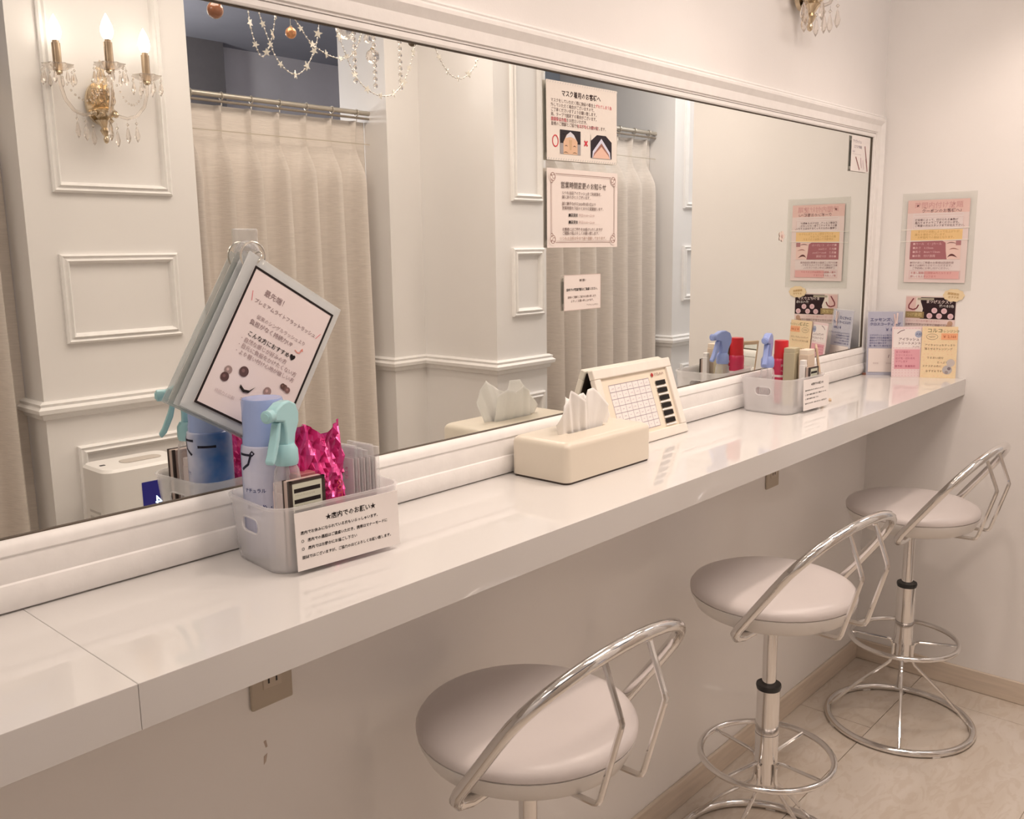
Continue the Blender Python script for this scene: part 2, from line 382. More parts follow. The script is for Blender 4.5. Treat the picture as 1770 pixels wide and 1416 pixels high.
# ------------------------------------------------------------------ mirror
mr=thing('framed_mirror','long wall mirror in a white moulded frame above the counter','mirror',(0,0,CT))
gx0,gx1,gz0,gz1=-3.90,-0.068,0.0865,0.748
mb=MB(); mb.box(gx0-0.012,gx1+0.012,0.0102,0.0150,gz0-0.012,gz1+0.012); mb.build('mirror_glass',MIRROR,mr,smooth=0)
prof_t=[(0,0.0095),(0,0.0030),(0.003,0.0012),(0.010,0.0010),(0.0115,0.0035),(0.015,0.0035),(0.0165,-0.003),(0.026,-0.004),(0.036,-0.0045),(0.044,-0.009),(0.050,-0.0125),(0.056,-0.0125),(0.060,-0.009),(0.0625,-0.010),(0.067,-0.006),(0.067,0.0005)]
prof_b=[(0,0.0095),(0,0.0030),(0.003,-0.001),(0.010,-0.0055),(0.016,-0.0065),(0.0185,-0.004),(0.024,-0.0055),(0.040,-0.0065),(0.050,-0.0055),(0.052,-0.0075),(0.064,-0.0115),(0.076,-0.0105),(0.0835,-0.008),(0.0835,0.0005)]
def frail(prof,a,b,dirv,miter,parent=mr):
    """a,b inner corner points (x,z); dirv outward (x,z); miter factors along the rail"""
    ax=Vector((b[0]-a[0],0,b[1]-a[1])).normalized(); ov=Vector((dirv[0],0,dirv[1])); rings=[]
    for (p,sg,mt) in ((a,-1,miter[0]),(b,1,miter[1])):
        rings.append([tuple(Vector((p[0],h,p[1]))+ov*d+ax*sg*d*mt) for d,h in prof])
    mb=MB(); mb.loft(rings); return mb.build('frame_rail',TRIM,parent,smooth=25)
wr=0.0665
prof_r=[(d*wr/0.067,h) for d,h in prof_t]
frail(prof_t,(gx0,gz1),(gx1,gz1),(0,1),(1,wr/0.067))
frail(prof_r,(gx1,gz1),(gx1,gz0),(1,0),(0.067/wr,0.0835/wr))
frail(prof_b,(gx0,gz0),(gx1,gz0),(0,-1),(1,wr/0.0835))
frail(prof_r,(gx0,gz1),(gx0,gz0),(-1,0),(1,1))
DARKGAP=mat('dark_glass_edge',(0.10,0.075,0.055),0.6)
mb=MB(); mb.box(gx0,gx1,0.0070,0.0101,gz0-0.001,gz0+0.0016); mb.box(gx0,gx1,0.0070,0.0101,gz1-0.0016,gz1+0.001); mb.box(gx1-0.0012,gx1+0.001,0.0070,0.0101,gz0,gz1)
mb.build('glass_edge_gap',DARKGAP,mr,smooth=0)

# ------------------------------------------------------------------ ceiling panel lights; the warm ones are unseen, added as fill
for i,(x,y,wt,colr) in enumerate(PANELS):
    lab=['added as fill over the far counter half','added as fill over the tissue box','added as fill above the near counter end','added as fill at the left room end','at the open end of the partition','in the far right corner'][i]
    d=thing('ceiling_panel_light','square white ceiling panel light '+lab,'light',(x,y,CEIL))
    mb=MB(); mb.box(-0.31,0.31,-0.31,0.31,-0.012,0); mb.build('housing',PILLAR,d,bevel=0.002)
    mb=MB(); mb.box(-0.29,0.29,-0.29,0.29,-0.0135,-0.012); mb.build('diffuser',LENS,d,smooth=0)
    L=bpy.data.lights.new('panel_lamp','AREA'); L.shape='SQUARE'; L.size=0.58; L.energy=wt; L.color=colr
    lo=bpy.data.objects.new('panel_lamp',L); COL.objects.link(lo); lo.parent=d; lo.location=(0,0,-0.016)

for i,(x,y,wt,colr) in enumerate(SPOTS):
    lab=['nearest the partition wall','between the middle and far stools','above the nearest stool','at the near end of the counter'][i]
    d=thing('ceiling_downlight','round recessed downlight over the counter front, '+lab,'light',(x,y,CEIL))
    mb=MB(); mb.lathe([(0.060,0),(0.062,-0.004),(0.048,-0.006),(0.046,0)],28); mb.build('trim_ring',PILLAR,d)
    mb=MB(); mb.cyl(0.046,-0.002,-0.001,28); mb.build('lens',LENS,d)
    L=bpy.data.lights.new('downlight_beam','SPOT'); L.energy=wt; L.color=colr; L.spot_size=math.radians(112); L.spot_blend=0.75; L.shadow_soft_size=0.05
    lo=bpy.data.objects.new('downlight_beam',L); COL.objects.link(lo); lo.parent=d; lo.location=(0,0,-0.06)
for (x,y,wt,lab) in ((-1.45,-2.75,26,'unseen globe lamp added to brighten the booth behind the first curtain'),(0.95,-1.66,3.5,'unseen globe lamp added to brighten the space behind the second curtain')):
    d=thing('booth_fill_lamp',lab,'lamp',(x,y,CEIL))  # unseen hanging lamps, put in to lighten the dark booths
    mb=MB(); mb.tube([(0,0,0),(0,0,-0.70)],0.003,6); mb.build('cord',DARKRUB,d)
    mb=MB(); mb.ball((0,0,-0.76),0.06,20); mb.build('globe',mat('globe_glow',(1,1,1),0.5,emit=(1,0.95,0.92),estr=2.0),d)
    mb=MB(); mb.lathe([(0.02,-0.712),(0.024,-0.70),(0.01,-0.69)],16); mb.build('holder',DARKRUB,d)
    for (oz) in (-0.90,-0.60):
        L=bpy.data.lights.new('booth_fill_glow','POINT'); L.energy=wt/2; L.color=(1.0,0.95,0.93); L.shadow_soft_size=0.06
        lo=bpy.data.objects.new('booth_fill_glow',L); COL.objects.link(lo); lo.parent=d; lo.location=(0.09,0,oz+0.14 if oz>-0.8 else oz)
# ------------------------------------------------------------------ bar stools
def stool():
    s=thing('bar_stool','','stool')
    zs=0.671
    mb=MB(); mb.lathe([(0.150,zs-0.046),(0.168,zs-0.036),(0.1795,zs-0.012),(0.181,zs-0.004)],48); mb.lathe([(0.150,zs-0.046),(0.03,zs-0.050)],48); mb.build('seat_shell',SHELL,s)
    mb=MB(); mb.lathe([(0.176,zs-0.006),(0.1815,zs-0.001),(0.1815,zs+0.006),(0.176,zs+0.014),(0.160,zs+0.0215),(0.130,zs+0.026),(0.08,zs+0.027),(0.001,zs+0.026)],56); mb.build('seat_cushion',VINYL,s)
    mb=MB(); mb.cyl(0.0155,0.44,zs-0.046,24); mb.build('post',CHROME,s)
    mb=MB(); mb.lathe([(0.0165,0.4445),(0.0275,0.4445),(0.0285,0.440),(0.0265,0.432)],28); mb.build('collar',DARKRUB,s)
    mb=MB(); mb.cyl(0.0262,0.325,0.436,28); mb.cyl(0.0272,0.3185,0.3245,28); mb.cyl(0.0262,0.256,0.318,28); mb.build('sleeve',CHROME,s)
    mb=MB(); mb.cyl(0.0205,0.200,0.256,24); mb.build('stub',CHROME,s)
    mb=MB(); mb.ring(0.150,0.0072,0.268); mb.build('foot_ring',CHROME,s)
    mb=MB(); mb.ring(0.2035,0.0098,0.0105,56,12); mb.build('base_ring',CHROME,s)
    for k in range(4):
        a=math.radians(22+90*k); ca,sa=math.cos(a),math.sin(a)
        P=[(0.200,0.016),(0.120,0.105),(0.050,0.172),(0.034,0.188),(0.0275,0.205),(0.0255,0.225),(0.0255,0.250)]
        mb=MB(); mb.tube([(r*ca,r*sa,z) for r,z in P],0.0046,8); mb.build('leg',CHROME,s)
        a+=math.radians(0); 
        P=[(0.146,0.268),(0.046,0.262),(0.034,0.259),(0.029,0.250),(0.0268,0.235),(0.0262,0.208)]
        b=a-math.radians(2); ca,sa=math.cos(b),math.sin(b)
        mb=MB(); mb.tube([(r*ca,r*sa,z) for r,z in P],0.0042,8); mb.build('spoke',CHROME,s)
    for k in range(4):
        a=math.radians(50+90*k); mb=MB(); mb.box(0.196,0.2115,-0.012,0.012,0,0.006,M=RZ(a)); mb.build('glide_pad',SHELL,s,bevel=0.001,smooth=0)
    # backrest loop; back points to local -y
    hw=0.190; u0,z0,u1,z1=0.030,zs-0.045,0.222,zs+0.212
    pts=[]
    def pl(v,t): return (v,-(u0+(u1-u0)*t),z0+(z1-z0)*t)
    left=[(-0.120,-0.035,zs-0.052),(-0.160,-0.036,zs-0.053),(-0.180,-0.034,zs-0.050),(-0.188,-0.036,zs-0.040)]
    for t in (0.08,0.2,0.35,0.5): left.append(pl(-hw,t))
    arc=[]
    for i in range(1,18):
        a=PI-PI*i/18; arc.append(pl(hw*math.cos(a),0.55+0.45*math.sin(a)**0.9))
    right=[(-p[0],p[1],p[2]) for p in reversed(left)]
    mb=MB(); mb.tube(left+arc+right,0.0105,12); bl=mb.build('backrest_loop',CHROME,s)
    for sg in (-1,1):
        wv=0.052*sg
        P=[(0.205,zs+0.188),(0.2335,zs+0.115),(0.237,zs+0.104),(0.2345,zs+0.094),(0.199,zs-0.028),(0.194,zs-0.037),(0.186,zs-0.040),(0.135,zs-0.043)]
        mb=MB(); mb.tube([(wv,-u,z) for u,z in P],0.0050,8); mb.build('backrest_strut',CHROME,bl)
        mb=MB(); mb.ball((wv,-0.204,zs+0.190),0.0075,10); mb.build('weld_knob',CHROME,bl)
    return s
st0=stool()
st0.location=(-2.002,-0.224,0); st0.rotation_euler=(0,0,math.radians(-3)); st0['label']='nearest chrome bar stool with round white vinyl seat, at the bottom edge'; st0['group']='bar stools under the counter'
st1=copy_tree(st0,(-1.2075,-0.262,0),math.radians(-7),'middle chrome bar stool with round white vinyl seat, its base ring cut off')
copy_tree(st0,(-0.3556,-0.276,0),math.radians(-2),'farthest chrome bar stool with round white seat, next to the partition wall')
for ch in st1.children:
    if ch.name.split('.')[0] in ('leg','spoke','glide_pad','foot_ring','base_ring'): ch.rotation_euler=(0,0,math.radians(-22))

# ------------------------------------------------------------------ candle sconces
def sconce():
    s=thing('wall_sconce','','light',group='crystal candle sconces')
    # local: wall is the plane y=0, the lamp stands out to -y, z=0 at the finial tip
    c0=-0.045
    mb=MB(); mb.lathe([(0.001,0),(0.006,0.004),(0.008,0.012),(0.005,0.020),(0.011,0.028),(0.015,0.036),(0.010,0.044),(0.020,0.058),(0.026,0.064),(0.020,0.070),(0.031,0.084),(0.037,0.090),(0.030,0.096),(0.012,0.104),(0.001,0.105)],20,M=T(0,c0,0)); mb.build('finial',GOLD,s)
    mb=MB()
    for k in range(7):
        a=PI+PI*k/6; mb.ball((0.034*math.cos(a),c0+0.030*math.sin(a)*0.8,0.082),0.008,8)
    mb.build('leaf_collar',GOLD,s)
    mb=MB(); mb.lathe([(0.001,-0.006),(0.030,-0.004),(0.040,0.0),(0.040,0.012),(0.001,0.014)],24,M=T(0,-0.014,0.115)@RX(PI/2)@Matrix.Diagonal((1,1.5,1,1))); mb.build('back_plate',GOLD,s)
    mb=MB(); mb.box(-0.008,0.008,c0,-0.01,0.10,0.116); mb.build('stem',GOLD,s)
    mb=MB(); mb.lathe([(0.012,0.104),(0.024,0.112),(0.028,0.124),(0.016,0.136),(0.011,0.150),(0.017,0.165),(0.020,0.178),(0.012,0.190),(0.009,0.200),(0.014,0.208),(0.007,0.220),(0.001,0.232)],16,M=T(0,c0,0)); mb.build('crystal_column',AMBER,s)
    ends=[(-0.125,-0.070),(0.028,-0.165),(0.125,-0.060)]
    for i,(ex,ey) in enumerate(ends):
        zt=0.180
        d=Vector((ex,ey-c0,0)); P=[]
        for t,z in ((0.0,0.118),(0.12,0.098),(0.30,0.080),(0.50,0.074),(0.72,0.084),(0.90,0.112),(0.985,0.150),(1.0,zt)):
            P.append((d.x*t,c0+d.y*t,z))
        mb=MB(); mb.tube(P,0.0052,8); arm=mb.build('arm',CRYSTAL,s)
        M=T(ex,ey,0)
        mb=MB(); mb.lathe([(0.004,zt-0.006),(0.012,zt),(0.010,zt+0.006)],14,M=M); mb.build('cup',GOLD,arm)
        mb=MB(); n=24
        rings=[[((r+(0.004*math.cos(8*2*PI*k/n) if r>0.03 else 0))*math.cos(2*PI*k/n),(r+(0.004*math.cos(8*2*PI*k/n) if r>0.03 else 0))*math.sin(2*PI*k/n),z) for k in range(n)] for r,z in ((0.010,zt+0.004),(0.024,zt+0.008),(0.040,zt+0.019),(0.0405,zt+0.021),(0.023,zt+0.011),(0.010,zt+0.007))]
        mb.loft(rings,False,False,M=M); mb.build('drip_dish',CRYSTAL,arm)
        mb=MB(); mb.lathe([(0.0115,zt+0.006),(0.0115,zt+0.078),(0.0085,zt+0.079),(0.0085,zt+0.088)],16,M=M); mb.build('candle_sleeve',SLEEVE,arm)
        mb=MB(); mb.lathe([(0.0080,zt+0.084),(0.0145,zt+0.094),(0.0172,zt+0.106),(0.0152,zt+0.121),(0.0095,zt+0.136),(0.0035,zt+0.148),(0.0008,zt+0.153)],16,M=M); mb.build('bulb',BULBM,arm)
        for k in range(8):
            a=2*PI*k/8+0.3*i; px,py=ex+0.041*math.cos(a),ey+0.041*math.sin(a)
            drop(arm,px,min(py,-0.012),zt+0.016)
    for k in range(12):
        a=PI+PI*k/11; drop(s,0.030*math.cos(a),c0+0.030*math.sin(a)*0.6,0.178-0.02*(k%2))
    for (e0,e1) in ((ends[0],ends[1]),(ends[1],ends[2])):
        mb=MB()
        for k in range(15):
            t=k/14; mb.ball((e0[0]+(e1[0]-e0[0])*t,e0[1]+(e1[1]-e0[1])*t,0.190-0.085*4*t*(1-t)),0.0034,6)
        mb.build('bead_swag',CRYSTAL,s,smooth=0)
    for (px,py,pz) in ((-0.06,-0.06,0.070),(0.06,-0.055,0.070),(0.015,-0.11,0.068),(-0.035,-0.045,0.060),(0.035,-0.045,0.060),(-0.085,-0.065,0.075),(0.085,-0.06,0.075),(0.0,-0.075,0.090)):
        drop(s,px,py,pz,big=True)
    return s
_drop={}
def drop(s,x,y,z,big=False):
    if big not in _drop:
        mb=MB(); k=1.35 if big else 1.0
        mb.lathe([(0.0006,0),(0.0006,-0.008*k)],4)
        mb.lathe([(0.0005,-0.006*k),(0.0038*k,-0.010*k),(0.0005,-0.014*k)],6)
        mb.lathe([(0.0006,-0.015*k),(0.0030*k,-0.021*k),(0.0062*k,-0.036*k),(0.0045*k,-0.043*k),(0.0004,-0.050*k)],6)
        o=mb.build('crystal_drop',CRYSTAL,s,smooth=0); _drop[big]=o
    else:
        o=_drop[big].copy(); COL.objects.link(o); o.parent=s
    o.location=(x,y,z); o.rotation_euler=(0,0,random.uniform(0,3))
sc=sconce(); sc.location=(-0.664,-0.0,CT+0.962); sc['label']='crystal candle sconce on the wall above the mirror near the corner'
sc2=copy_tree(sc,(-1.785,Y1,CT+0.735),PI,'three-candle crystal sconce on the panelled pillar, reflected in the mirror')

# ------------------------------------------------------------------ curtains and rods
def curtain(label,rlab,x0,x1,y,n,seed):
    rnd=random.Random(seed); ph=[rnd.uniform(-.25,.25) for _ in range(n+2)]
    cu=thing('pleated_curtain',label,'curtain',(0,y,0),group='pleated curtains of the booths')
    ztop,zbot=CT+0.908,0.03; L=x1-x0; zp=ztop-0.085
    def fn(u,v):
        z=ztop+(zbot-ztop)*v; k=u*n; i=int(min(k,n-1e-6)); fr=k-i
        d=(ztop-z); c_=fr-0.5
        if d<0.085:
            k_=abs(d-0.085)/0.085
            y_=(0.016+0.010*k_)*math.exp(-(c_/(0.030+0.030*k_))**2)
        else:
            t=min(1,(d-0.085)/0.14); t=t*t*(3-2*t); e=min(1,d/1.6); q=c_-0.08*ph[i]*e
            wl,wr=0.040+0.13*t+0.04*e,0.032+0.055*t+0.03*e
            sh=math.exp(-(q/(wl if q<0 else wr))**2)
            y_=(0.016+(0.056+0.018*ph[i]+0.02*e)*t)*sh+0.006*t*math.sin(2*PI*fr+2*ph[i])
        x=x0+L*(u+0.006*math.sin(v*2.2+1.0)*math.sin(PI*u)*v)
        return (x,y_-0.036,z)
    mb=MB(); mb.grid(n*20,56,fn)
    c=mb.build('curtain_cloth',CURT,cu,smooth=80,fix=False)
    sd=c.modifiers.new('thickness','SOLIDIFY'); sd.thickness=0.0015; sd.offset=0
    mb=MB(); mb.grid(n*2,1,lambda u,v:(x0+L*u,-0.0015,ztop-0.084-0.004*v)); mb.build('heading_stitch',mat('stitch',(0.52,0.46,0.38),0.9),cu,smooth=0)
    rod=thing('curtain_rod','metal rod with rings '+rlab,'curtain rod',(0,y,0),group='curtain rods')
    zr=CT+0.938
    mb=MB(); mb.tube([(x0-0.02,-0.005,zr),(x1+0.02,-0.005,zr)],0.009,12); mb.build('rod',RODM,rod)
    mb=MB(); mb.tube([(x0-0.02,-0.005,zr-0.020),(x1+0.02,-0.005,zr-0.020)],0.0045,8); mb.build('track',mat('track_dark',(0.25,0.21,0.17),0.5),rod)
    for k in range(n):
        mb=MB(); mb.ring(0.0125,0.0022,0,18,6,M=T(x0+L*(k+.5)/n,-0.005,zr-0.002)@RY(PI/2)); mb.tube([(x0+L*(k+.5)/n,-0.005,zr-0.013),(x0+L*(k+.5)/n,-0.005,zr-0.034)],0.0016,6); mb.build('curtain_ring',RODM,rod)
    return cu
curtain('beige curtain between the sconce pillar and the stepped pillar','over the curtain right of the sconce pillar',-1.484,-0.684,-1.70,7,1)
curtain('beige curtain beside the notices, between the stepped pillar and the far pillar','over the curtain behind the notices',-0.220,0.704,-1.30,8,2)
curtain('beige curtain at the left edge of the mirror, left of the sconce pillar','over the leftmost curtain',-3.30,-2.017,-1.70,11,3)

# ------------------------------------------------------------------ hanging star garlands, bead strings and baubles (reflected)
YG=YG0=0.0204-1.0
STARM=mat('silver_star',(0.86,0.82,0.74),0.3,0.35); WIREM=mat('garland_wire',(0.62,0.58,0.52),0.35,0.6)
_star=MB(); pts=[((0.0105 if k%2==0 else 0.0045)*math.sin(PI*k/5),(0.0105 if k%2==0 else 0.0045)*math.cos(PI*k/5)) for k in range(10)]
_star.prism(pts,-0.001,0.001)
STAR0=None
_gy=[0.0,0.014,-0.014,0.028,0.0]
def garland(label,pts,closed_top=True):
    global STAR0
    YG=YG0+_gy.pop(0)
    z_c=CEIL-0.002
    P=[Vector((x,YG,CT+z)) for x,z in pts]
    a,b=P[0].copy(),P[-1].copy()
    da=(P[0]-P[1]); db=(P[-1]-P[-2])
    def up(p,d):
        q=[]; dx=d.x/max(d.z,0.02); hgt=z_c-p.z
        for k in range(1,7):
            t=k/6; q.append(Vector((p.x+dx*hgt*0.35*(1-(1-t)**3)*0.6, YG, p.z+hgt*t)))
        return q
    full=list(reversed(up(a,da)))+P+up(b,db)
    g=thing('star_garland',label,'garland',(a.x,YG,CEIL),group='star garlands hung from the ceiling')
    O=Vector(g.location)
    # resample
    S=[]; 
    for p,q in zip(full[:-1],full[1:]):
        n=max(1,int((q-p).length/0.006))
        for k in range(n): S.append(p.lerp(q,k/n))
    S.append(full[-1])
    for _ in range(10):
        S=[S[0]]+[(S[i-1]+S[i]*2+S[i+1])/4 for i in range(1,len(S)-1)]+[S[-1]]
    mb=MB(); mb.tube([p-O for p in S[::2]],0.0010,5); w=mb.build('wire',WIREM,g)
    acc=0.0; k=0
    mbb=MB()
    for p,q in zip(S[:-1],S[1:]):
        acc+=(q-p).length
        if acc>0.0105:
            acc=0; k+=1
            if k%4==0:
                if STAR0 is None: o=_star.build('star',STARM,g,smooth=0); STAR0=o
                else: o=STAR0.copy(); COL.objects.link(o); o.parent=g
                o.location=q-O; o.rotation_euler=(random.uniform(-.3,.3),random.uniform(0,6),random.uniform(-.7,.7)); sc_=random.choice((0.95,1.1,1.25)); o.scale=(sc_,sc_,sc_)
            else: mbb.ball(q-O,0.0026,6)
    mbb.build('beads',mat('tiny_beads',(0.78,0.74,0.70),0.15,0.4),g)['kind']='stuff'
    return g
garland('narrow star garland, leftmost loop hanging in front of the dark booth',[(-1.654,0.994),(-1.648,0.964),(-1.639,0.937),(-1.626,0.906),(-1.615,0.918),(-1.599,0.946),(-1.587,0.976),(-1.577,1.021)])
garland('wide star garland loop dipping in front of the dark booth',[(-1.635,1.018),(-1.616,0.972),(-1.593,0.917),(-1.569,0.892),(-1.532,0.876),(-1.506,0.894),(-1.483,0.923),(-1.458,0.972),(-1.449,1.023)])
garland('shallow star garland running to the lower crystal bauble',[(-1.506,1.028),(-1.489,1.01),(-1.459,0.975),(-1.402,0.952),(-1.36,0.948),(-1.322,0.958),(-1.297,0.99)])
garland('deep star garland loop crossing onto the stepped pillar',[(-1.393,0.991),(-1.379,0.965),(-1.355,0.915),(-1.337,0.892),(-1.309,0.87),(-1.267,0.855),(-1.22,0.858),(-1.186,0.879),(-1.16,0.909),(-1.132,0.964),(-1.116,1.012)])
garland('small star garland loop in front of the stepped pillar, the rightmost',[(-1.008,1.025),(-0.996,1.008),(-0.968,0.971),(-0.941,0.952),(-0.898,0.946),(-0.858,0.971),(-0.828,1.003),(-0.814,1.027)])
for (x,zb,lab) in ((-1.32,0.893,'string of round crystal beads in front of the dark booth'),(-1.248,0.888,'string of round crystal beads at the edge of the stepped pillar'),(-1.151,0.893,'string of small crystal beads in front of the stepped pillar')):
    g=thing('bead_string',lab,'garland',(x,YG,CEIL),group='crystal bead strings')
    mb=MB(); mb.tube([(0,0,0),(0,0,CT+zb-CEIL)],0.0005,5); mb.build('thread',WIREM,g)
    b0=None; z=CT+zb-CEIL
    while z<-0.01:
        if b0 is None: mb=MB(); mb.ball((0,0,0),0.0068,10,sz=1.05); b0=mb.build('crystal_bead',CRYSTAL,g); o=b0
        else: o=b0.copy(); COL.objects.link(o); o.parent=g
        o.location=(0,0,z); z+=0.0185
def bauble(x,z,r,m,lab,name='bauble'):
    g=thing(name,lab,'ornament',(x,YG-0.055,CEIL),group='hanging baubles')
    mb=MB(); mb.ball((0,0,0),r,20); o=mb.build('ball',m,g,smooth=0 if m is CRYSTAL else 60); o.location=(0,0,CT+z-CEIL)
    mb=MB(); mb.lathe([(r*0.3,r*0.92),(r*0.3,r*1.15),(0.001,r*1.3)],12); c=mb.build('cap',GOLD,g); c.location=o.location
    mb=MB(); mb.tube([(0,0,CT+z-CEIL+r*1.2),(0,0,0)],0.0006,5); mb.build('thread',WIREM,g)
BROWN=mat('brown_lacquer',(0.30,0.11,0.05),0.12,coat=1.0); ORNG=mat('copper_glitter',(0.75,0.36,0.18),0.3,0.6,noise=0.4,nscale=120)
bauble(-1.717,1.024,0.021,BROWN,'glossy brown bauble at the top left corner of the mirror reflection')
bauble(-1.492,1.004,0.015,ORNG,'copper glitter bauble hanging between the star garlands')
bauble(-1.304,1.045,0.030,CRYSTAL,'large faceted crystal ball half hidden by the mirror frame')
bauble(-1.209,0.982,0.020,CRYSTAL,'crystal ball hanging beside the stepped pillar edge')
bauble(-1.224,1.030,0.013,CRYSTAL,'small crystal ball just above the crystal ball at the pillar edge')
bauble(-1.050,1.046,0.014,mat('dark_bronze',(0.16,0.13,0.10),0.2,0.7),'dark bronze bauble peeking below the mirror frame')

# ------------------------------------------------------------------ air purifier (reflected)
ap=thing('air_purifier','white tower air purifier with blue display in front of the sconce pillar','appliance',(-1.845,-1.43,0))
APW=mat('appliance_white',(0.84,0.82,0.80),0.35)
mb=MB(); mb.loft([rrect(0.25,0.17,0.035,z) for z in (0.0,0.02,0.80)]+[rrect(0.25,0.17,0.035,0.825),rrect(0.235,0.155,0.03,0.833)]); mb.build('body',APW,ap)
mb=MB(); mb.loft([rrect(0.12,0.05,0.02,0.8335,cx=0.02),rrect(0.12,0.05,0.02,0.835,cx=0.02)]); mb.build('top_grille',mat('grille_beige',(0.55,0.50,0.45),0.5),ap)
mb=MB(); mb.box(-0.100,-0.085,-0.005,0.005,0.832,0.8345); mb.build('button',DARKRUB,ap,bevel=0.001)
mb=MB(); mb.box(-0.022,0.085,0.0845,0.0865,0.68,0.782); mb.build('display',mat('display_glass',(0.01,0.01,0.03),0.08,emit=(0.05,0.04,0.5),estr=0.2),ap,bevel=0.002)
vs_,fs=glyphs('24',0.045); mb=MB(); mb.add([(0.058-x,0.0870,0.705+z) for x,z,_ in vs_],fs); mb.build('display_digits',mat('lit_digits',(0.7,0.85,1),0.5,emit=(0.6,0.8,1),estr=3),ap,smooth=0,fix=False)
mb=MB()
for k in range(3): mb.box(-0.1265,-0.1245,-0.03,0.04,0.70-0.02*k,0.708-0.02*k)
mb.build('side_vent',mat('vent_grey',(0.6,0.58,0.56),0.5),ap,smooth=0)

# ------------------------------------------------------------------ outlets on the lower wall
OUTM=mat('outlet_beige',(0.52,0.45,0.36),0.4)
for (x,lab) in ((-2.335,'beige wall outlet plate under the counter left of the nearest stool'),(-0.697,'beige wall outlet plate just under the far half of the counter')):
    o=thing('wall_outlet',lab,'outlet',(x,0,CT-0.195))
    mb=MB(); mb.box(-0.036,0.036,-0.007,0,-0.060,0.060); pl=mb.build('plate',OUTM,o,bevel=0.003)
    for zz in (-0.017,0.017):
        mb=MB(); mb.box(-0.016,0.016,-0.0085,-0.006,zz-0.014,zz+0.014); mb.build('socket',mat('outlet_socket',(0.58,0.50,0.41),0.4),pl,bevel=0.001)
        mb=MB(); mb.box(-0.008,-0.0055,-0.0092,-0.008,zz-0.006,zz+0.005); mb.box(0.0055,0.008,-0.0092,-0.008,zz-0.006,zz+0.005); mb.build('slot',DARKRUB,pl,smooth=0)

# ------------------------------------------------------------------ tissue box and tissue
tb=thing('tissue_box','cream tissue box cover standing on the counter','tissue box',(-1.6695,-0.0835,CT))
W_,D_=0.268,0.135
rings=[rrect(W_,D_,0.013,0.004),rrect(W_,D_,0.013,0.064)]
for a in (15,30,45,60,75,90):
    a=math.radians(a); dd=0.0125*(1-math.cos(a)); rings.append(rrect(W_-2*dd,D_-2*dd,0.0128-dd*0.2,0.064+0.0125*math.sin(a)))
n=len(rings[0])
def ellr(w,d,z): 
    base=rrect(W_,D_,0.013,0); return [((w/2)*math.cos(math.atan2(p[1]/D_,p[0]/W_)),(d/2)*math.sin(math.atan2(p[1]/D_,p[0]/W_)),z) for p in base]
rings+= [ellr(0.150,0.034,0.0765),ellr(0.146,0.030,0.0745),ellr(0.146,0.030,0.060)]
mb=MB(); mb.loft(rings,True,False); mb.build('cover',CREAM,tb)
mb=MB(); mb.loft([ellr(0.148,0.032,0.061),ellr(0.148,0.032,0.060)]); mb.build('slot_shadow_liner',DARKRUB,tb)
mb=MB(); mb.loft([rrect(W_-0.004,D_-0.004,0.012,0.0),rrect(W_-0.004,D_-0.004,0.012,0.004)]); mb.build('base_plate',mat('dark_brown_base',(0.06,0.04,0.03),0.5),tb)
ti=thing('tissue','white tissue pulled up out of the cream tissue box','tissue',(-1.6695,-0.0835,CT+0.066))
def petal(knots,x0,x1,y0,bulge,seed):
    """one fold of tissue: knots give (top x offset, top height) along the fold"""
    rnd=random.Random(seed); ph=rnd.random()*6
    def kn(u):
        k=u*(len(knots)-1); i=min(int(k),len(knots)-2); f=k-i; f=f*f*(3-2*f)
        return tuple(knots[i][j]*(1-f)+knots[i+1][j]*f for j in (0,1))
    def fn(u,v):
        tx,th=kn(u); bx=x0+(x1-x0)*u
        x=bx+(tx-bx)*v**0.8; 
        y=y0*(1-v)+(y0*2.2+bulge*math.sin(PI*u))*v+0.0035*math.sin(u*11+ph+v)*v+0.0015*math.sin(u*27+ph)
        return (x,y,th*v)
    mb=MB(); mb.grid(30,14,fn); return mb
for a in (petal([(-0.086,0.030),(-0.084,0.050),(-0.070,0.074),(-0.057,0.092),(-0.036,0.080),(-0.016,0.068),(0.004,0.058)],-0.072,0.020,-0.003,-0.014,3),
          petal([(-0.012,0.056),(0.000,0.072),(0.004,0.086),(0.030,0.086),(0.050,0.068),(0.070,0.048),(0.084,0.026)],-0.020,0.066,-0.001,-0.004,8),
          petal([(-0.050,0.060),(-0.030,0.074),(-0.010,0.066),(0.020,0.076),(0.044,0.060)],-0.060,0.060,0.004,0.014,11)):
    o=a.build('tissue_fold',TISSUE,ti,smooth=80,fix=False); sd=o.modifiers.new('thickness','SOLIDIFY'); sd.thickness=0.0008

# ------------------------------------------------------------------ leaning sample frame
fr=thing('chart_picture','white photo frame with an eyelash sample chart leaning on the mirror','photo frame',(-1.392,-0.056,CT))
LEAN=RX(-math.atan2(0.058,0.170)); FW,FH=0.292,0.176
FRW=mat('frame_white_paint',(0.86,0.80,0.73),0.45,noise=0.03,nscale=30)
def fbar(x0,x1,z0,z1): 
    mb=MB(); mb.box(x0,x1,-0.006,0.008,z0,z1,M=LEAN); mb.build('frame_bar',FRW,fr,bevel=0.002)
b=0.021
fbar(-FW/2,FW/2,0,b); fbar(-FW/2,FW/2,FH-b,FH); fbar(-FW/2,-FW/2+b,b,FH-b); fbar(FW/2-b,FW/2,b,FH-b)
mb=MB(); mb.box(-FW/2+0.012,FW/2-0.012,0.0005,0.004,0.012,FH-0.012,M=LEAN); mb.build('chart_board',mat('cream_paper',(0.84,0.75,0.62),0.6),fr,smooth=0)
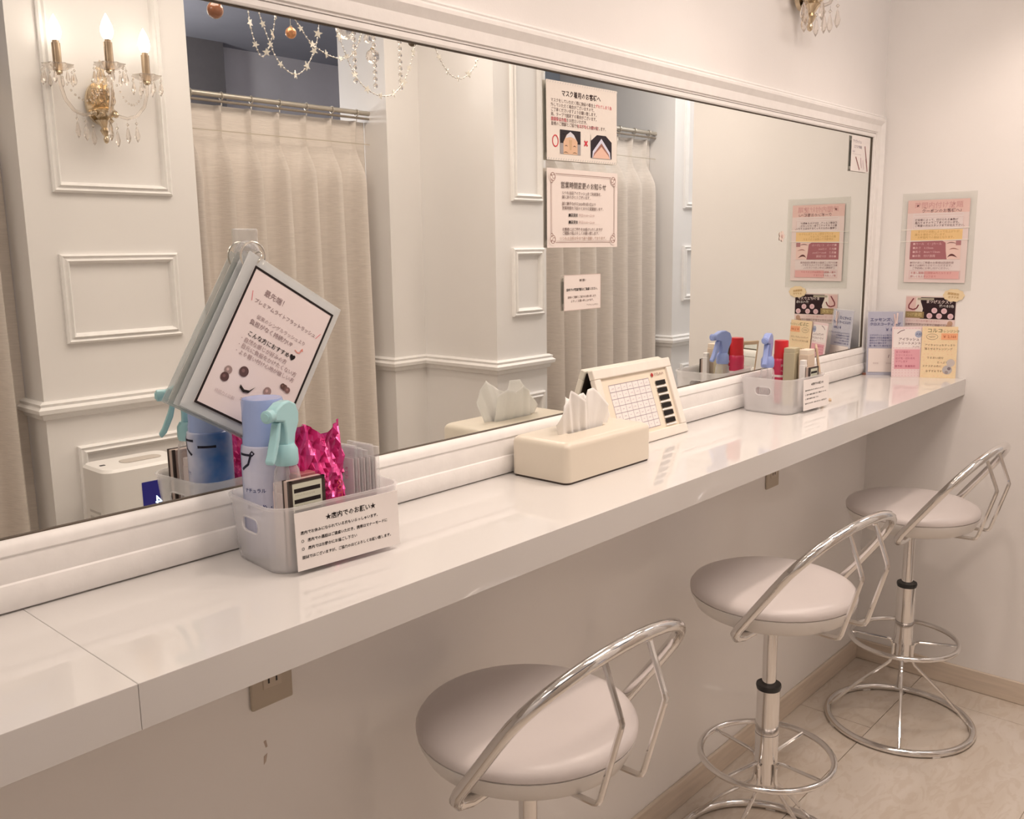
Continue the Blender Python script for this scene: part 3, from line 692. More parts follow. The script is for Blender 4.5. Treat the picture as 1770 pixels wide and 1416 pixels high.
mb=MB(); mb.box(-FW/2+0.004,FW/2-0.004,0.008,0.0095,0.004,FH-0.004,M=LEAN); mb.build('dark_backing',mat('brown_board',(0.05,0.032,0.026),0.7),fr,smooth=0)
p=Print(0.0005); X0,X1,Z0,Z1=-0.098,0.052,0.030,0.138
p.rect(X0,Z0,X1,Z1,(0.86,0.82,0.80))
for k in range(8): x=X0+(X1-X0)*k/7; p.rect(x-0.0006,Z0,x+0.0006,Z1,(0.42,0.36,0.42))
for k in range(8): z=Z0+(Z1-Z0)*k/7; p.rect(X0,z-0.0006,X1,z+0.0006,(0.40,0.34,0.40))
for j in range(7):
    for i in range(7): u=X0+(X1-X0)*(i+.5)/7; v=Z0+(Z1-Z0)*(j+.5)/7; p.rect(u-0.004,v-0.0006,u+random.uniform(0,0.004),v+0.0006,(0.58,0.50,0.58))
p.disc(0.067,0.143,0.0045,(0.45,0.05,0.05)); p.text('EYELASH',0.075,0.140,0.0095,(0.25,0.12,0.10))
for k in range(6): z=0.123-0.0175*k; p.rect(0.073,z-0.0052,0.112,z+0.0052,(0.015,0.012,0.012))
for k in range(6): z=0.123-0.0175*k-0.0087; p.rect(0.072,z-0.0018,0.113,z+0.0018,(0.86,0.84,0.82))
o=p.build('chart_print',fr)
for v in o.data.vertices: v.co=LEAN@v.co

# ------------------------------------------------------------------ storage baskets
def basket(label,loc,rz,w,d,h):
    bk=thing('storage_basket',label,'basket',loc,rz)
    t=0.0022; mb=MB(); 
    outer=[rrect(w-0.016,d-0.016,0.030,0.0,6),rrect(w-0.012,d-0.012,0.030,0.003,6),rrect(w,d,0.030,h,6),rrect(w+0.004,d+0.004,0.031,h,6),rrect(w+0.004,d+0.004,0.031,h+0.003,6)]
    inner=[rrect(w-2*t,d-2*t,0.028,h+0.003,6),rrect(w-0.012-2*t,d-0.012-2*t,0.028,0.004,6)]
    mb.loft(outer+inner); sh=mb.build('basket_shell',FROST,bk,smooth=30)
    # oblong hand holes cut through both ends, each with a moulded rim
    R=rrect(0.044,0.021,0.009,0,4); cm=MB()
    for sg in (-1,1): cm.prism([(p_[0],p_[1]) for p_ in R],-0.02,0.02,M=T(sg*(w/2-0.003),0,h*0.66)@RZ(PI/2))
    cut=cm.build('cutter',FROST,bk,smooth=0)
    bo=sh.modifiers.new('cut','BOOLEAN'); bo.object=cut; bo.operation='DIFFERENCE'; bo.solver='EXACT'
    bpy.context.view_layer.update(); dg=bpy.context.evaluated_depsgraph_get()
    nm=bpy.data.meshes.new_from_object(sh.evaluated_get(dg)); sh.modifiers.clear(); sh.data=nm
    bpy.data.objects.remove(cut)
    for sg in (-1,1):
        mb=MB(); mb.tube([(p_[0],0,p_[1]) for p_ in R],0.0016,6,True,M=T(sg*(w/2-0.0022),0,h*0.66)@RZ(PI/2)); mb.build('handle_rim',FROST,bk)
    return bk
B1=(-2.302,-0.094,CT); R1=math.radians(-4.5)
basket('frosted plastic basket nearest the camera, holding hairspray and pink pack',B1,R1,0.205,0.146,0.089)
B2=(-0.836,-0.090,CT); R2=math.radians(-3)
basket('frosted plastic basket at the far end, holding the red can',B2,R2,0.200,0.146,0.087)
def inb(B,R,x,y,z=0.005):
    return (B[0]+x*math.cos(R)-y*math.sin(R),B[1]+x*math.sin(R)+y*math.cos(R),B[2]+z)
def sheet(name,label,cat,loc,rz,w,h,th=0.001,m=None,lean=0.0,roll=0.0):
    s=thing(name,label,cat,loc,rz); s.rotation_euler=(lean,roll,rz)
    mb=MB(); mb.box(-w/2,w/2,-th/2,th/2,-h/2,h/2); mb.build('sheet',m or PAPER,s,smooth=0)
    return s
BLK=(0.02,0.015,0.015); DK=(0.12,0.09,0.08)
def basket_sign(B,R,label,x,zc,w,h,k=1.0):
    lx,ly,lz=inb(B,R,x,-0.0765,zc)
    s=sheet('notice_card',label,'sign',(lx,ly-0.002,lz),R,w,h,0.0012,lean=math.radians(-2))
    p=Print(-0.0006); a=w/0.164
    p.text('★店内でのお願い★',0.004*a,h/2-0.0170,0.0090*a,BLK,0.02,'CENTER')
    p.text('店内でお休みになられている方もいらっしゃいます。',-w/2+0.007,h/2-0.0295,0.0052*a,BLK,0.018)
    p.text('○　店内での通話はご遠慮いただき、携帯はマナーモードに',-w/2+0.007,h/2-0.0405,0.0051*a,BLK,0.018)
    p.text('○　店内ではお静かにお過ごし下さい',-w/2+0.007,h/2-0.0510,0.0051*a,BLK,0.018)
    p.text('面倒ではございますが、ご協力のほどよろしくお願い致します。',-w/2+0.007,h/2-0.0625,0.0050*a,BLK,0.018)
    p.build('lettering',s); return s
basket_sign(B1,R1,'white card with black Japanese lettering on the front of the near basket',0.004,0.046,0.164,0.078)
basket_sign(B2,R2,'white card with small black lettering on the front of the far basket',0.030,0.046,0.134,0.078)

# hairspray can ------------------------------------------------------------
def spraycan(name,label,loc,r,h,hcap,mbody,mcap,rz=0):
    c=thing(name,label,'can',loc,rz)
    hb=h-hcap
    mb=MB(); mb.lathe([(r*0.93,0),(r,0.004),(r,hb-0.012),(r*0.96,hb-0.004),(r*0.80,hb)],36); mb.build('can_body',mbody,c)
    mb=MB(); mb.lathe([(r*0.90,hb-0.004),(r*0.90,hb+0.006),(r*0.86,hb+0.010),(r*0.865,h-0.004),(r*0.82,h),(r*0.5,h-0.0008),(0.001,h-0.001)],36); mb.build('cap',mcap,c)
    return c
def gradient_mat(name,c0,c1,axis=0,lo=-0.04,hi=0.04,noise=0.3):
    m=bpy.data.materials.new(name); m.use_nodes=True; nt=m.node_tree; b=nt.nodes['Principled BSDF']
    tc=nt.nodes.new('ShaderNodeTexCoord'); sp=nt.nodes.new('ShaderNodeSeparateXYZ'); nt.links.new(tc.outputs['Object'],sp.inputs[0])
    n=nt.nodes.new('ShaderNodeTexNoise'); n.inputs['Scale'].default_value=45; nt.links.new(tc.outputs['Object'],n.inputs['Vector'])
    mr=nt.nodes.new('ShaderNodeMapRange'); mr.inputs[1].default_value=lo; mr.inputs[2].default_value=hi; nt.links.new(sp.outputs[axis],mr.inputs[0])
    ad=nt.nodes.new('ShaderNodeMath'); ad.operation='MULTIPLY_ADD'; ad.inputs[1].default_value=noise; nt.links.new(n.outputs['Fac'],ad.inputs[0]); nt.links.new(mr.outputs[0],ad.inputs[2])
    sb=nt.nodes.new('ShaderNodeMath'); sb.operation='SUBTRACT'; sb.inputs[1].default_value=noise/2; nt.links.new(ad.outputs[0],sb.inputs[0])
    r=nt.nodes.new('ShaderNodeValToRGB'); r.color_ramp.elements[0].color=(*c0,1); r.color_ramp.elements[1].color=(*c1,1); nt.links.new(sb.outputs[0],r.inputs['Fac'])
    nt.links.new(r.outputs[0],b.inputs['Base Color']); b.inputs['Roughness'].default_value=0.25
    return m
CANB=gradient_mat('can_blue_print',(0.60,0.62,0.78),(0.06,0.18,0.52),1,0.002,0.034,0.5)
CAPB=mat('blue_cap_plastic',(0.33,0.43,0.74),0.25,coat=0.3)
hs=spraycan('hairspray_can','tall hairspray can with blue cap and black lettering in the near basket',(-2.3585,-0.0635,CT+0.005),0.0325,0.219,0.060,CANB,CAPB)
def wrap_text(body,r,ang0,z,size,c,parent,bold=0.02,vertical=False,name='lettering'):
    mb=MB()
    chars=[(body,0)] if not vertical else [(ch,-i*size*1.0) for i,ch in enumerate(body)]
    for ch,dz in chars:
        vs2,fs2=glyphs(ch,size,bold)
        bm=bmesh.new(); bv=[bm.verts.new(v) for v in vs2]
        for f in fs2:
            try: bm.faces.new([bv[i] for i in f])
            except ValueError: pass
        mx_=max(v[0] for v in vs2); xk=0.002
        while xk<mx_:
            bmesh.ops.bisect_plane(bm,geom=bm.verts[:]+bm.edges[:]+bm.faces[:],plane_co=(xk,0,0),plane_no=(1,0,0)); xk+=0.002
        bm.verts.index_update(); vs2=[tuple(v.co) for v in bm.verts]; fs2=[tuple(v.index for v in f.verts) for f in bm.faces]; bm.free()
        mb.add([(r*math.cos(ang0+x/r),r*math.sin(ang0+x/r),z+dz+y) for x,y,_ in vs2],fs2)
    return mb.build(name,ink(c),parent,smooth=0,fix=False)
# side of the can that looks to the camera (towards -x,-y)
wrap_text('ープ',0.0328,math.radians(98),0.124,0.033,(0.02,0.02,0.04),hs,0.01)
wrap_text('ナチュラル',0.0328,math.radians(178),0.094,0.0065,(0.08,0.10,0.25),hs)
wrap_text('まとまり・',0.0328,math.radians(178),0.070,0.0085,(0.04,0.06,0.22),hs)
wrap_text('キープ',0.0328,math.radians(182),0.060,0.0085,(0.04,0.06,0.22),hs)
rc=spraycan('red_spray_can','red aerosol can with bright red cap in the far basket',inb(B2,R2,0.056,0.038),0.021,0.166,0.045,mat('can_pink_red',(0.62,0.03,0.10),0.25,coat=0.4),mat('cap_red',(0.60,0.02,0.03),0.3))
wrap_text('SUPER HARD',0.0213,math.radians(205),0.098,0.009,(0.9,0.75,0.75),rc,0.01)
wrap_text('ヘアスプレー',0.0213,math.radians(205),0.085,0.006,(0.9,0.75,0.75),rc,0.01)
mb=MB(); mb.cyl(0.0212,0.070,0.076,30); mb.build('label_band',ink((0.88,0.75,0.74)),rc)

# trigger spray bottles ------------------------------------------------------
def spray(name,label,loc,rz,h,mhead,mbody,k=1.0):
    s=thing(name,label,'spray bottle',loc,rz)     # nozzle looks to local -y
    hb=h-0.088*k
    mb=MB(); mb.lathe([(0.018*k,0),(0.020*k,0.004),(0.020*k,hb-0.030),(0.018*k,hb-0.014),(0.013*k,hb-0.004),(0.012*k,hb)],28); mb.build('bottle',mbody,s)
    mb=MB(); mb.lathe([(0.0165*k,hb-0.006),(0.018*k,hb),(0.0175*k,hb+0.016*k),(0.013*k,hb+0.024*k)],24); mb.build('screw_collar',mhead,s)
    side=[(-0.032,0.078),(-0.036,0.070),(-0.034,0.062),(-0.012,0.058),(-0.009,0.040),(-0.010,0.020),(0.012,0.020),(0.016,0.036),(0.026,0.052),(0.027,0.066),(0.020,0.080),(0.004,0.087),(-0.014,0.086)]
    mb=MB(); mb.prism([(a*k,hb+z*k) for a,z in side],-0.009*k,0.009*k,M=RZ(PI/2)); hd=mb.build('head',mhead,s,bevel=0.003*k,seg=3)
    lever=[(-0.016,0.060),(-0.024,0.058),(-0.030,0.040),(-0.040,0.016),(-0.046,0.006),(-0.042,0.000),(-0.034,0.008),(-0.022,0.034)]
    mb=MB(); mb.prism([(a*k,hb+z*k) for a,z in lever],-0.0065*k,0.0065*k,M=RZ(PI/2)); mb.build('trigger',mhead,hd,bevel=0.002*k)
    mb=MB(); mb.lathe([(0.0085*k,0),(0.0095*k,0.002),(0.0095*k,0.014*k),(0.007*k,0.016*k)],18,M=T(0,-0.030*k,hb+0.070*k)@RX(PI/2)); mb.lathe([(0.0055*k,0.012*k),(0.0055*k,0.0175*k),(0.0008,0.0175*k)],14,M=T(0,-0.030*k,hb+0.070*k)@RX(PI/2)); mb.build('nozzle',mhead,hd)
    mb=MB(); mb.tube([(0,0,hb-0.005),(0.003,0.002,hb*0.5),(0.006,0.004,0.006)],0.002*k,6); mb.build('dip_tube',CLEAR,s)
    return s
TEAL=mat('teal_plastic',(0.38,0.66,0.71),0.3); BLUEP=mat('blue_plastic',(0.30,0.38,0.72),0.35)
spray('spray_bottle','clear trigger spray bottle with teal head in the near basket',(-2.3615,-0.1180,CT+0.005),math.radians(-66),0.222,TEAL,CLEAR,0.92)
spray('spray_bottle','clear trigger spray bottle with lavender blue head in the far basket',inb(B2,R2,-0.020,0.034),math.radians(-75),0.192,BLUEP,CLEAR,0.95)

# pink foil pack -------------------------------------------------------------
FOIL=mat('pink_foil',(0.74,0.06,0.30),0.22,0.35,noise=0.25,nscale=30,bump=0.6,bscale=60,coat=0.5)
pk=thing('foil_pack','crumpled shiny pink foil pack standing in the near basket','pack',inb(B1,R1,0.000,-0.010),R1)
rnd=random.Random(5)
def crumple(u,v,side):
    w=0.042; th=0.015*math.sin(PI*min(1,max(0,u)))**0.6*(1 if v<0.72 else max(0.06,1-(v-0.72)/0.2))
    nz=lambda a,b,c_:math.sin(a*u*7+b*v*9+c_)
    x=(-w+2*w*u); z=0.150*v
    if v>0.75:
        z+=0.022*(v-0.75)/0.25*(0.5+0.9*abs(math.sin(u*PI*1.3+0.5))**1.5 if True else 0)
        x*=1-0.10*(v-0.75)
    y=side*th+0.0035*nz(3,2,1)*(0.4+v)+0.0028*nz(-5,6,2)*(0.2+v)+0.002*nz(9,-7,4)
    return (x,y,z)
mb=MB(); mb.grid(22,26,lambda u,v:crumple(u,v,-1)); mb.grid(22,26,lambda u,v:crumple(1-u,v,1)); mb.build('foil_wrap',FOIL,pk,smooth=0,fix=False)
p=Print(-0.0185); p.text('COTTON',0.020,0.100,0.011,(0.70,0.10,0.12),0.02,rot=-PI/2); p.text('コットン',-0.030,0.085,0.009,(0.85,0.45,0.25),0.02,rot=0.4); p.text('化粧用',0.033,0.115,0.006,(0.35,0.05,0.15),rot=-PI/2)
o=p.build('lettering',pk)
# clear cotton packs -----------------------------------------------------------
for k in range(5):
    lab=['first','second','third','fourth','fifth'][k]
    q=thing('clear_packet','clear plastic packet right of the pink pack, '+lab+' from it','packet',inb(B1,R1,0.060+0.0075*k,0.014-0.003*k),R1+math.radians(8),group='clear packets in the near basket')
    mb=MB(); mb.box(-0.0025,0.0025,-0.026,0.026,0,0.138-0.004*(k%3)); mb.build('packet_film',CLEAR,q,bevel=0.001)
    mb=MB(); mb.box(-0.0008,0.0008,-0.020,0.020,0.004,0.118); mb.build('packet_content',mat('packet_white',(0.88,0.83,0.81),0.7),q,smooth=0)
# eyelash sample cases -----------------------------------------------------------
CASE=mat('case_dark',(0.045,0.03,0.025),0.35); LABEL=mat('case_label',(0.62,0.63,0.52),0.5)
def case(label,loc,rz,w,h,th,bars=5):
    c=thing('sample_case',label,'case',loc,rz)
    mb=MB(); mb.box(-w/2,w/2,0,th,0,h); mb.build('case_body',mat('case_pale_side',(0.56,0.44,0.39),0.4),c,bevel=0.001)
    mb=MB()
    for (a,b_) in ((-w/2-0.0006,-w/2+0.0045),(w/2-0.0045,w/2+0.0006)): mb.box(a,b_,-0.0012,0.003,0,h+0.0008)
    mb.box(-w/2,w/2,-0.0012,0.003,h-0.003,h+0.0008); mb.box(-w/2-0.0006,-w/2+0.004,th-0.002,th+0.0008,0,h+0.0008); mb.build('dark_edge',CASE,c,smooth=0)
    p=Print(-0.0006); p.rect(-w/2+0.0045,0.002,w/2-0.0045,h-0.003,(0.64,0.65,0.54))
    for k in range(bars):
        z=h-0.0135-k*0.0145; p.rect(-w/2+0.007,z-0.0024,w/2-0.007,z+0.0032,BLK)
        p.text('フラットラッシュ 0.15',-w/2+0.008,z-0.0072,0.0031,(0.3,0.28,0.22))
    p.build('lash_label',c); return c
case('dark-edged eyelash sample case at the front left of the near basket',inb(B1,R1,-0.0470,-0.0600),R1+math.radians(3),0.055,0.118,0.014,7)
case('small dark-edged eyelash sample case in the far basket above its card',inb(B2,R2,0.052,-0.058),R2,0.046,0.103,0.012,4)
def carton(name,label,loc,rz,w,d,h,m,lid=None):
    c=thing(name,label,'box',loc,rz)
    mb=MB(); mb.box(-w/2,w/2,-d/2,d/2,0,h-0.012); mb.build('carton',m,c,bevel=0.0012)
    mb=MB(); mb.box(-w/2+0.0006,w/2-0.0006,-d/2+0.0006,d/2-0.0006,h-0.0125,h); mb.build('lid',lid or m,c,bevel=0.0012)
    return c
carton('small_box','small dusty red box behind the sample case in the near basket',inb(B1,R1,-0.030,-0.022),R1,0.030,0.020,0.118,mat('dusty_red',(0.50,0.16,0.18),0.5),mat('dusty_red2',(0.42,0.12,0.14),0.5))
carton('pink_white_box','slim pink-white box between the spray bottle and the red box',inb(B1,R1,-0.058,-0.020),R1,0.022,0.026,0.108,mat('pale_pink_box',(0.78,0.66,0.64),0.5))
carton('khaki_box','khaki cardboard box standing beside the red can in the far basket',inb(B2,R2,0.046,0.002),R2+0.15,0.040,0.030,0.150,mat('khaki_card',(0.50,0.44,0.30),0.6))
bx=carton('beige_box','beige box with folded lid at the right of the far basket',inb(B2,R2,0.066,-0.030),R2+0.1,0.044,0.026,0.146,mat('beige_card',(0.66,0.54,0.43),0.6),mat('beige_card_lid',(0.76,0.66,0.55),0.6))
carton('white_tube','slim white tube standing in the middle of the far basket',inb(B2,R2,0.030,-0.040),R2,0.016,0.014,0.122,mat('white_tube_plastic',(0.82,0.79,0.77),0.35))
wm=thing('stand_mirror','thin wooden-edged stand mirror seen edge-on right of the far basket','mirror',(-0.655,-0.122,CT),math.radians(-65)); 
mb=MB(); mb.box(-0.003,0.003,-0.045,0.060,0.0,0.150,M=RY(math.radians(-9))); mb.build('wood_panel',mat('stand_wood',(0.62,0.46,0.32),0.45,noise=0.1,nscale=20),wm,bevel=0.002)
mb=MB(); mb.box(-0.0042,-0.003,-0.038,0.053,0.012,0.140,M=RY(math.radians(-9))); mb.build('stand_glass',MIRROR,wm,smooth=0)
mb=MB(); mb.box(-0.016,0.022,-0.008,0.020,0,0.004); mb.build('foot',mat('stand_wood',(0.62,0.46,0.32)),wm,bevel=0.001)

# ------------------------------------------------------------------ papers stuck on the mirror
GL=0.0102
def pads(s,w,h,back=0.0005,gap=0.0040):
    for sx in (-1,1):
        for sz in (-1,1):
            mb=MB(); mb.box(sx*(w/2-0.012)-0.005,sx*(w/2-0.012)+0.005,back,back+gap,sz*(h/2-0.010)-0.004,sz*(h/2-0.010)+0.004); mb.build('adhesive_pad',mat('clear_pad',(0.75,0.72,0.68),0.4),s,smooth=0)
YP=GL-0.0046
RED=(0.62,0.05,0.07); PINKT=(0.75,0.22,0.25); SKIN=(0.72,0.48,0.33)
# mask notice
s=sheet('mask_notice','laminated notice about wearing masks, upper paper on the mirror','sign',(-1.5555,YP,CT+0.659),0,0.225,0.146,m=mat('notice_cream',(0.80,0.74,0.68),0.5,noise=0.01),roll=math.radians(-0.6))
pads(s,0.225,0.146); p=Print(-0.0005)
p.hold=True
for k in range(30):
    u=-0.1105+k*0.0076; p.poly([(u,-0.072),(u+0.003,-0.072),(u+0.005,-0.0685),(u+0.002,-0.0685)],(0.62,0.60,0.57)); p.poly([(u,0.0685),(u+0.003,0.0685),(u+0.005,0.072),(u+0.002,0.072)],(0.68,0.65,0.62))
p.hold=False
p.text('マスク着用のお客様へ',-0.005,0.0475,0.0125,(0.05,0.03,0.03),0.02,'CENTER')
LN=[('マスクをしていただく際に施術の都合上',0),('外していただく場合がございますので、',0),('ご了承くださいますようお願い致します。',0),('尚、テープで固定する場合がございます。',0),('施術中は会話をお控えいただき、',0),('皆様のご理解とご協力をよろしくお願い致します。',0)]
for k,(t,_) in enumerate(LN): p.text(t,-0.100,0.0345-0.0085*k,0.0078,(0.20,0.15,0.14),0.008)
p.text('ずれてしまう為',0.040,0.0345,0.0078,PINKT,0.01); p.text('感染防止の為、',-0.100,0.0345-0.0085*4-0.0002,0.0078,PINKT,0.012); p.text('マスクをしっかりと',-0.02,0.0345-0.0085*5,0.0078,PINKT,0.012)
p.ringd(-0.0875,-0.037,0.0095,0.0022,RED,ry=0.0115)
p.text('×',0.001,-0.045,0.024,RED,0.03)
u0=-0.0735
p.rect(u0,-0.060,u0+0.064,-0.015,(0.03,0.025,0.03)); p.rect(u0,-0.060,u0+0.064,-0.040,(0.36,0.34,0.35))
p.poly([(u0+0.010,-0.060),(u0+0.010,-0.038),(u0+0.020,-0.024),(u0+0.032,-0.018),(u0+0.044,-0.024),(u0+0.054,-0.036),(u0+0.054,-0.060)],SKIN)
p.poly([(u0+0.014,-0.034),(u0+0.022,-0.023),(u0+0.032,-0.0175),(u0+0.043,-0.023),(u0+0.051,-0.034),(u0+0.046,-0.030),(u0+0.032,-0.027),(u0+0.018,-0.030)],(0.68,0.68,0.74))
p.poly([(u0+0.029,-0.052),(u0+0.027,-0.033),(u0+0.037,-0.033),(u0+0.035,-0.052)],(0.60,0.40,0.25))
for sx in (-1,1): p.lash(u0+0.032+sx*0.013,-0.046,0.010,0.003,(0.12,0.08,0.06)); p.lash(u0+0.032+sx*0.014,-0.0585,0.016,0.003,(0.2,0.13,0.08))
u0=0.0235
p.rect(u0,-0.063,u0+0.070,-0.018,(0.03,0.022,0.03)); p.poly([(u0,-0.018),(u0,-0.030),(u0+0.020,-0.018)],(0.80,0.74,0.68)); p.poly([(u0+0.070,-0.018),(u0+0.070,-0.030),(u0+0.050,-0.018)],(0.80,0.74,0.68))
p.poly([(u0+0.004,-0.063),(u0+0.006,-0.050),(u0+0.035,-0.024),(u0+0.064,-0.050),(u0+0.066,-0.063)],(0.66,0.66,0.78))
p.poly([(u0+0.006,-0.063),(u0+0.010,-0.054),(u0+0.035,-0.033),(u0+0.060,-0.054),(u0+0.064,-0.063)],(0.34,0.16,0.13)); p.poly([(u0+0.006,-0.063),(u0+0.012,-0.056),(u0+0.035,-0.040),(u0+0.058,-0.056),(u0+0.064,-0.063)],(0.78,0.52,0.42))
p.build('notice_print',s)
# opening-hours notice
s=sheet('hours_notice','white notice about changed opening hours with ornamental border on the mirror','sign',(-1.5535,YP,CT+0.495),0,0.229,0.150,m=mat('notice_white',(0.82,0.74,0.70),0.55,noise=0.01))
pads(s,0.229,0.150); p=Print(-0.0005); BR=(0.36,0.24,0.21)
p.frame(-0.104,-0.066,0.104,0.066,0.0011,BR); p.frame(-0.101,-0.063,0.101,0.063,0.0005,BR)
for sx in (-1,1):
    for sz in (-1,1):
        p.disc(sx*0.099,sz*0.060,0.011,(0.82,0.74,0.70)); p.ringd(sx*0.098,sz*0.059,0.0085,0.0016,BR); p.ringd(sx*0.095,sz*0.0595,0.0045,0.0014,BR); p.ringd(sx*0.101,sz*0.051,0.0040,0.0012,BR); p.disc(sx*0.102,sz*0.062,0.0022,BR)
p.text('営業時間変更のお知らせ',0.0,0.0400,0.0135,(0.10,0.07,0.06),0.004,'CENTER')
TX=(0.17,0.11,0.10)
for (t,v) in (('いつも当店アイラッシュをご利用頂き、',0.0275),('誠にありがとうございます。',0.0195),('誠に勝手ながら2020年9月1日より',0.0070),('営業時間を下記のとおりに変更致します。',-0.0015),('お客様にはご不便をお掛けいたしますが',-0.0425),('ご理解の程よろしくお願い致します。',-0.0500)): p.text(t,-0.070,v,0.0073,TX,0.006)
for (t,v) in (('変更前',-0.0150),('変更後',-0.0285)): p.text('■'+t,-0.050,v,0.0075,BLK,0.01); p.text('平日10:00～21:00',-0.018,v,0.0070,(0.45,0.30,0.27))
p.text('いつも土日祝は今まで通り営業しております。',0.0,-0.0600,0.0074,(0.42,0.28,0.22),0.004,'CENTER')
p.build('notice_print',s)
# small square notice
s=sheet('small_notice','small white notice with four short lines below the hours notice','sign',(-1.557,YP,CT+0.3305),0,0.121,0.071,m=mat('notice_white',(0.82,0.74,0.70)))
pads(s,0.121,0.071); p=Print(-0.0005)
p.frame(-0.0605,-0.0355,0.0605,0.0355,0.0008,(0.55,0.42,0.38)); p.text('■お願い',0,0.022,0.0055,DK,0.01,'CENTER'); p.text('店内での写真撮影はご遠慮ください。',0,0.0035,0.0063,BLK,0.015,'CENTER')
p.text('皆様のご理解とご協力をお願い致します。',0,-0.0110,0.0052,TX,0.006,'CENTER'); p.text('よろしくお願い申し上げます。',0,-0.0190,0.0056,TX,0.006,'CENTER'); p.text('アイラッシュサロン',0.052,-0.0285,0.0045,TX,0,'RIGHT')
p.build('notice_print',s)
# card at the top right corner of the mirror
s=sheet('lash_card','small white card with eyelash drawings at the mirror top right corner','card',(-0.165,YP,CT+0.690),0,0.140,0.104,m=PAPER)
pads(s,0.140,0.104); p=Print(-0.0005)
p.text('アイラッシュ',-0.062,0.032,0.011,(0.25,0.22,0.28),0.01); p.text('エクステ専用',-0.052,0.017,0.010,(0.28,0.24,0.30),0.01); p.text('NEW',-0.062,0.003,0.008,(0.45,0.4,0.45)); p.rect(-0.062,-0.002,0.005,-0.0012,(0.5,0.45,0.48))
for (u,v,a,l) in ((-0.018,-0.030,2.3,0.055),(0.042,-0.002,1.95,0.060),(0.052,-0.032,1.95,0.045)):
    p.stroke([(u+math.cos(a)*l*t,v+math.sin(a)*l*t) for t in (-.4,-.15,.1,.35,.5)],0.0055,(0.28,0.12,0.12))
p.stroke([(0.012,-0.040),(0.002,-0.010)],0.006,(0.70,0.55,0.58)); p.stroke([(0.030,-0.044),(0.020,-0.016)],0.004,(0.72,0.6,0.64))
p.build('card_print',s)
# small sticker left of the poster's reflection
s=thing('mirror_sticker','tiny pale pink flower sticker on the mirror left of the reflected poster','sticker',(-0.6675,GL-0.0012,CT+0.442))
mb=MB()
for k in range(5): mb.cyl(0.006,-0.0005,0.0005,12,M=T(0.011*math.cos(2*PI*k/5),0,0.009*math.sin(2*PI*k/5))@RX(PI/2))
mb.build('petal',mat('pale_pink_sticker',(0.74,0.62,0.56),0.5),s,smooth=0)
mb=MB(); mb.cyl(0.004,-0.0008,0.0008,12,M=T(0,-0.0006,0)@RX(PI/2)); mb.build('flower_centre',mat('sticker_rose',(0.62,0.42,0.38),0.5),s,smooth=0)

# ------------------------------------------------------------------ hook and hung leaflet
hk=thing('suction_hook','clear plastic hook with ring stuck on the mirror holding the leaflet','hook',(-2.323,GL,CT+0.432))
mb=MB(); mb.box(-0.019,0.019,-0.0035,0.0,-0.012,0.020); mb.build('hook_plate',CLEAR,hk,bevel=0.0025)
mb=MB(); mb.lathe([(0.0195,0),(0.019,0.004),(0.014,0.009),(0.001,0.011)],28,M=T(0.002,0,-0.016)@RX(PI/2)); mb.build('suction_dome',CLEAR,hk)
mb=MB(); mb.ring(0.0195,0.0014,0,36,8,M=T(0.001,-0.016,-0.018)@RX(PI/2)); mb.build('ring',mat('hook_ring_chrome',(0.75,0.72,0.66),0.15,0.7),hk)
mb=MB(); mb.tube([(0,-0.003,-0.004),(0,-0.018,-0.006),(0,-0.021,0.002)],0.0022,8); mb.build('hook_pin',CLEAR,hk)
le=thing('hung_leaflet','tilted leaflet binder with black-bordered page hanging from the clear hook','leaflet',(-2.3255,-0.0025,CT+0.4015))
le.rotation_euler=(0,math.radians(31),0)
PW,PH=0.150,0.208
CV=glassy('binder_cover',(0.965,0.98,0.985),0.66,0.2,(0.84,0.88,0.90))
mb=MB(); mb.box(-0.016,PW+0.010,-0.0125,-0.0105,-PH-0.012,0.014); mb.build('front_cover',CV,le,bevel=0.0008)
mb=MB(); mb.box(-0.016,PW+0.010,0.0035,0.0055,-PH-0.012,0.014); mb.build('back_cover',CV,le,bevel=0.0008)
for k in range(6):
    mb=MB(); y=-0.0085+0.0019*k; mb.box(-0.010+0.0006*(k%3),PW+0.004,y,y+0.0008,-PH-0.005-0.001*(k%2),0.007); mb.build('page',PAPER,le,smooth=0)
mb=MB(); mb.box(0,PW,-0.0136,-0.0126,-PH,0); mb.build('front_page',mat('leaflet_paper',(0.83,0.74,0.74),0.55),le,smooth=0)
p=Print(-0.0136); p.frame(0,-PH,PW,0,0.0034,BLK)
G1=(0.34,0.25,0.26); G2=(0.40,0.30,0.31)
p.text('最先端！',0.030,-0.030,0.0105,G1,0.01)
p.text('プレミアムライトフラットラッシュ',0.020,-0.0455,0.0072,G1,0.012,space=1.0)
p.stroke([(0.012,-0.033),(0.0165,-0.046)],0.001,PINKT); p.stroke([(0.142,-0.036),(0.137,-0.046)],0.001,PINKT)
p.text('従来のシングルラッシュより',0.034,-0.0645,0.0070,G2,0.004); p.text('負担がなく持続力UP',0.027,-0.0755,0.0085,G1,0.008)
p.stroke([(0.112,-0.0765),(0.117,-0.0785),(0.121,-0.0775),(0.123,-0.073)],0.0015,(0.75,0.30,0.25)); p.poly([(0.1205,-0.0735),(0.1260,-0.0735),(0.1232,-0.0690)],(0.75,0.30,0.25))
p.text('こんな方におすすめ♥',0.031,-0.0915,0.0085,BLK,0.012)
for k,t in enumerate(('・自然な感じが好みの方','・目元に負担をかけたくない方','・より軽い付け心地が欲しい方')): p.text(t,0.022,-0.1020-0.0095*k,0.0078,G2,0.006)
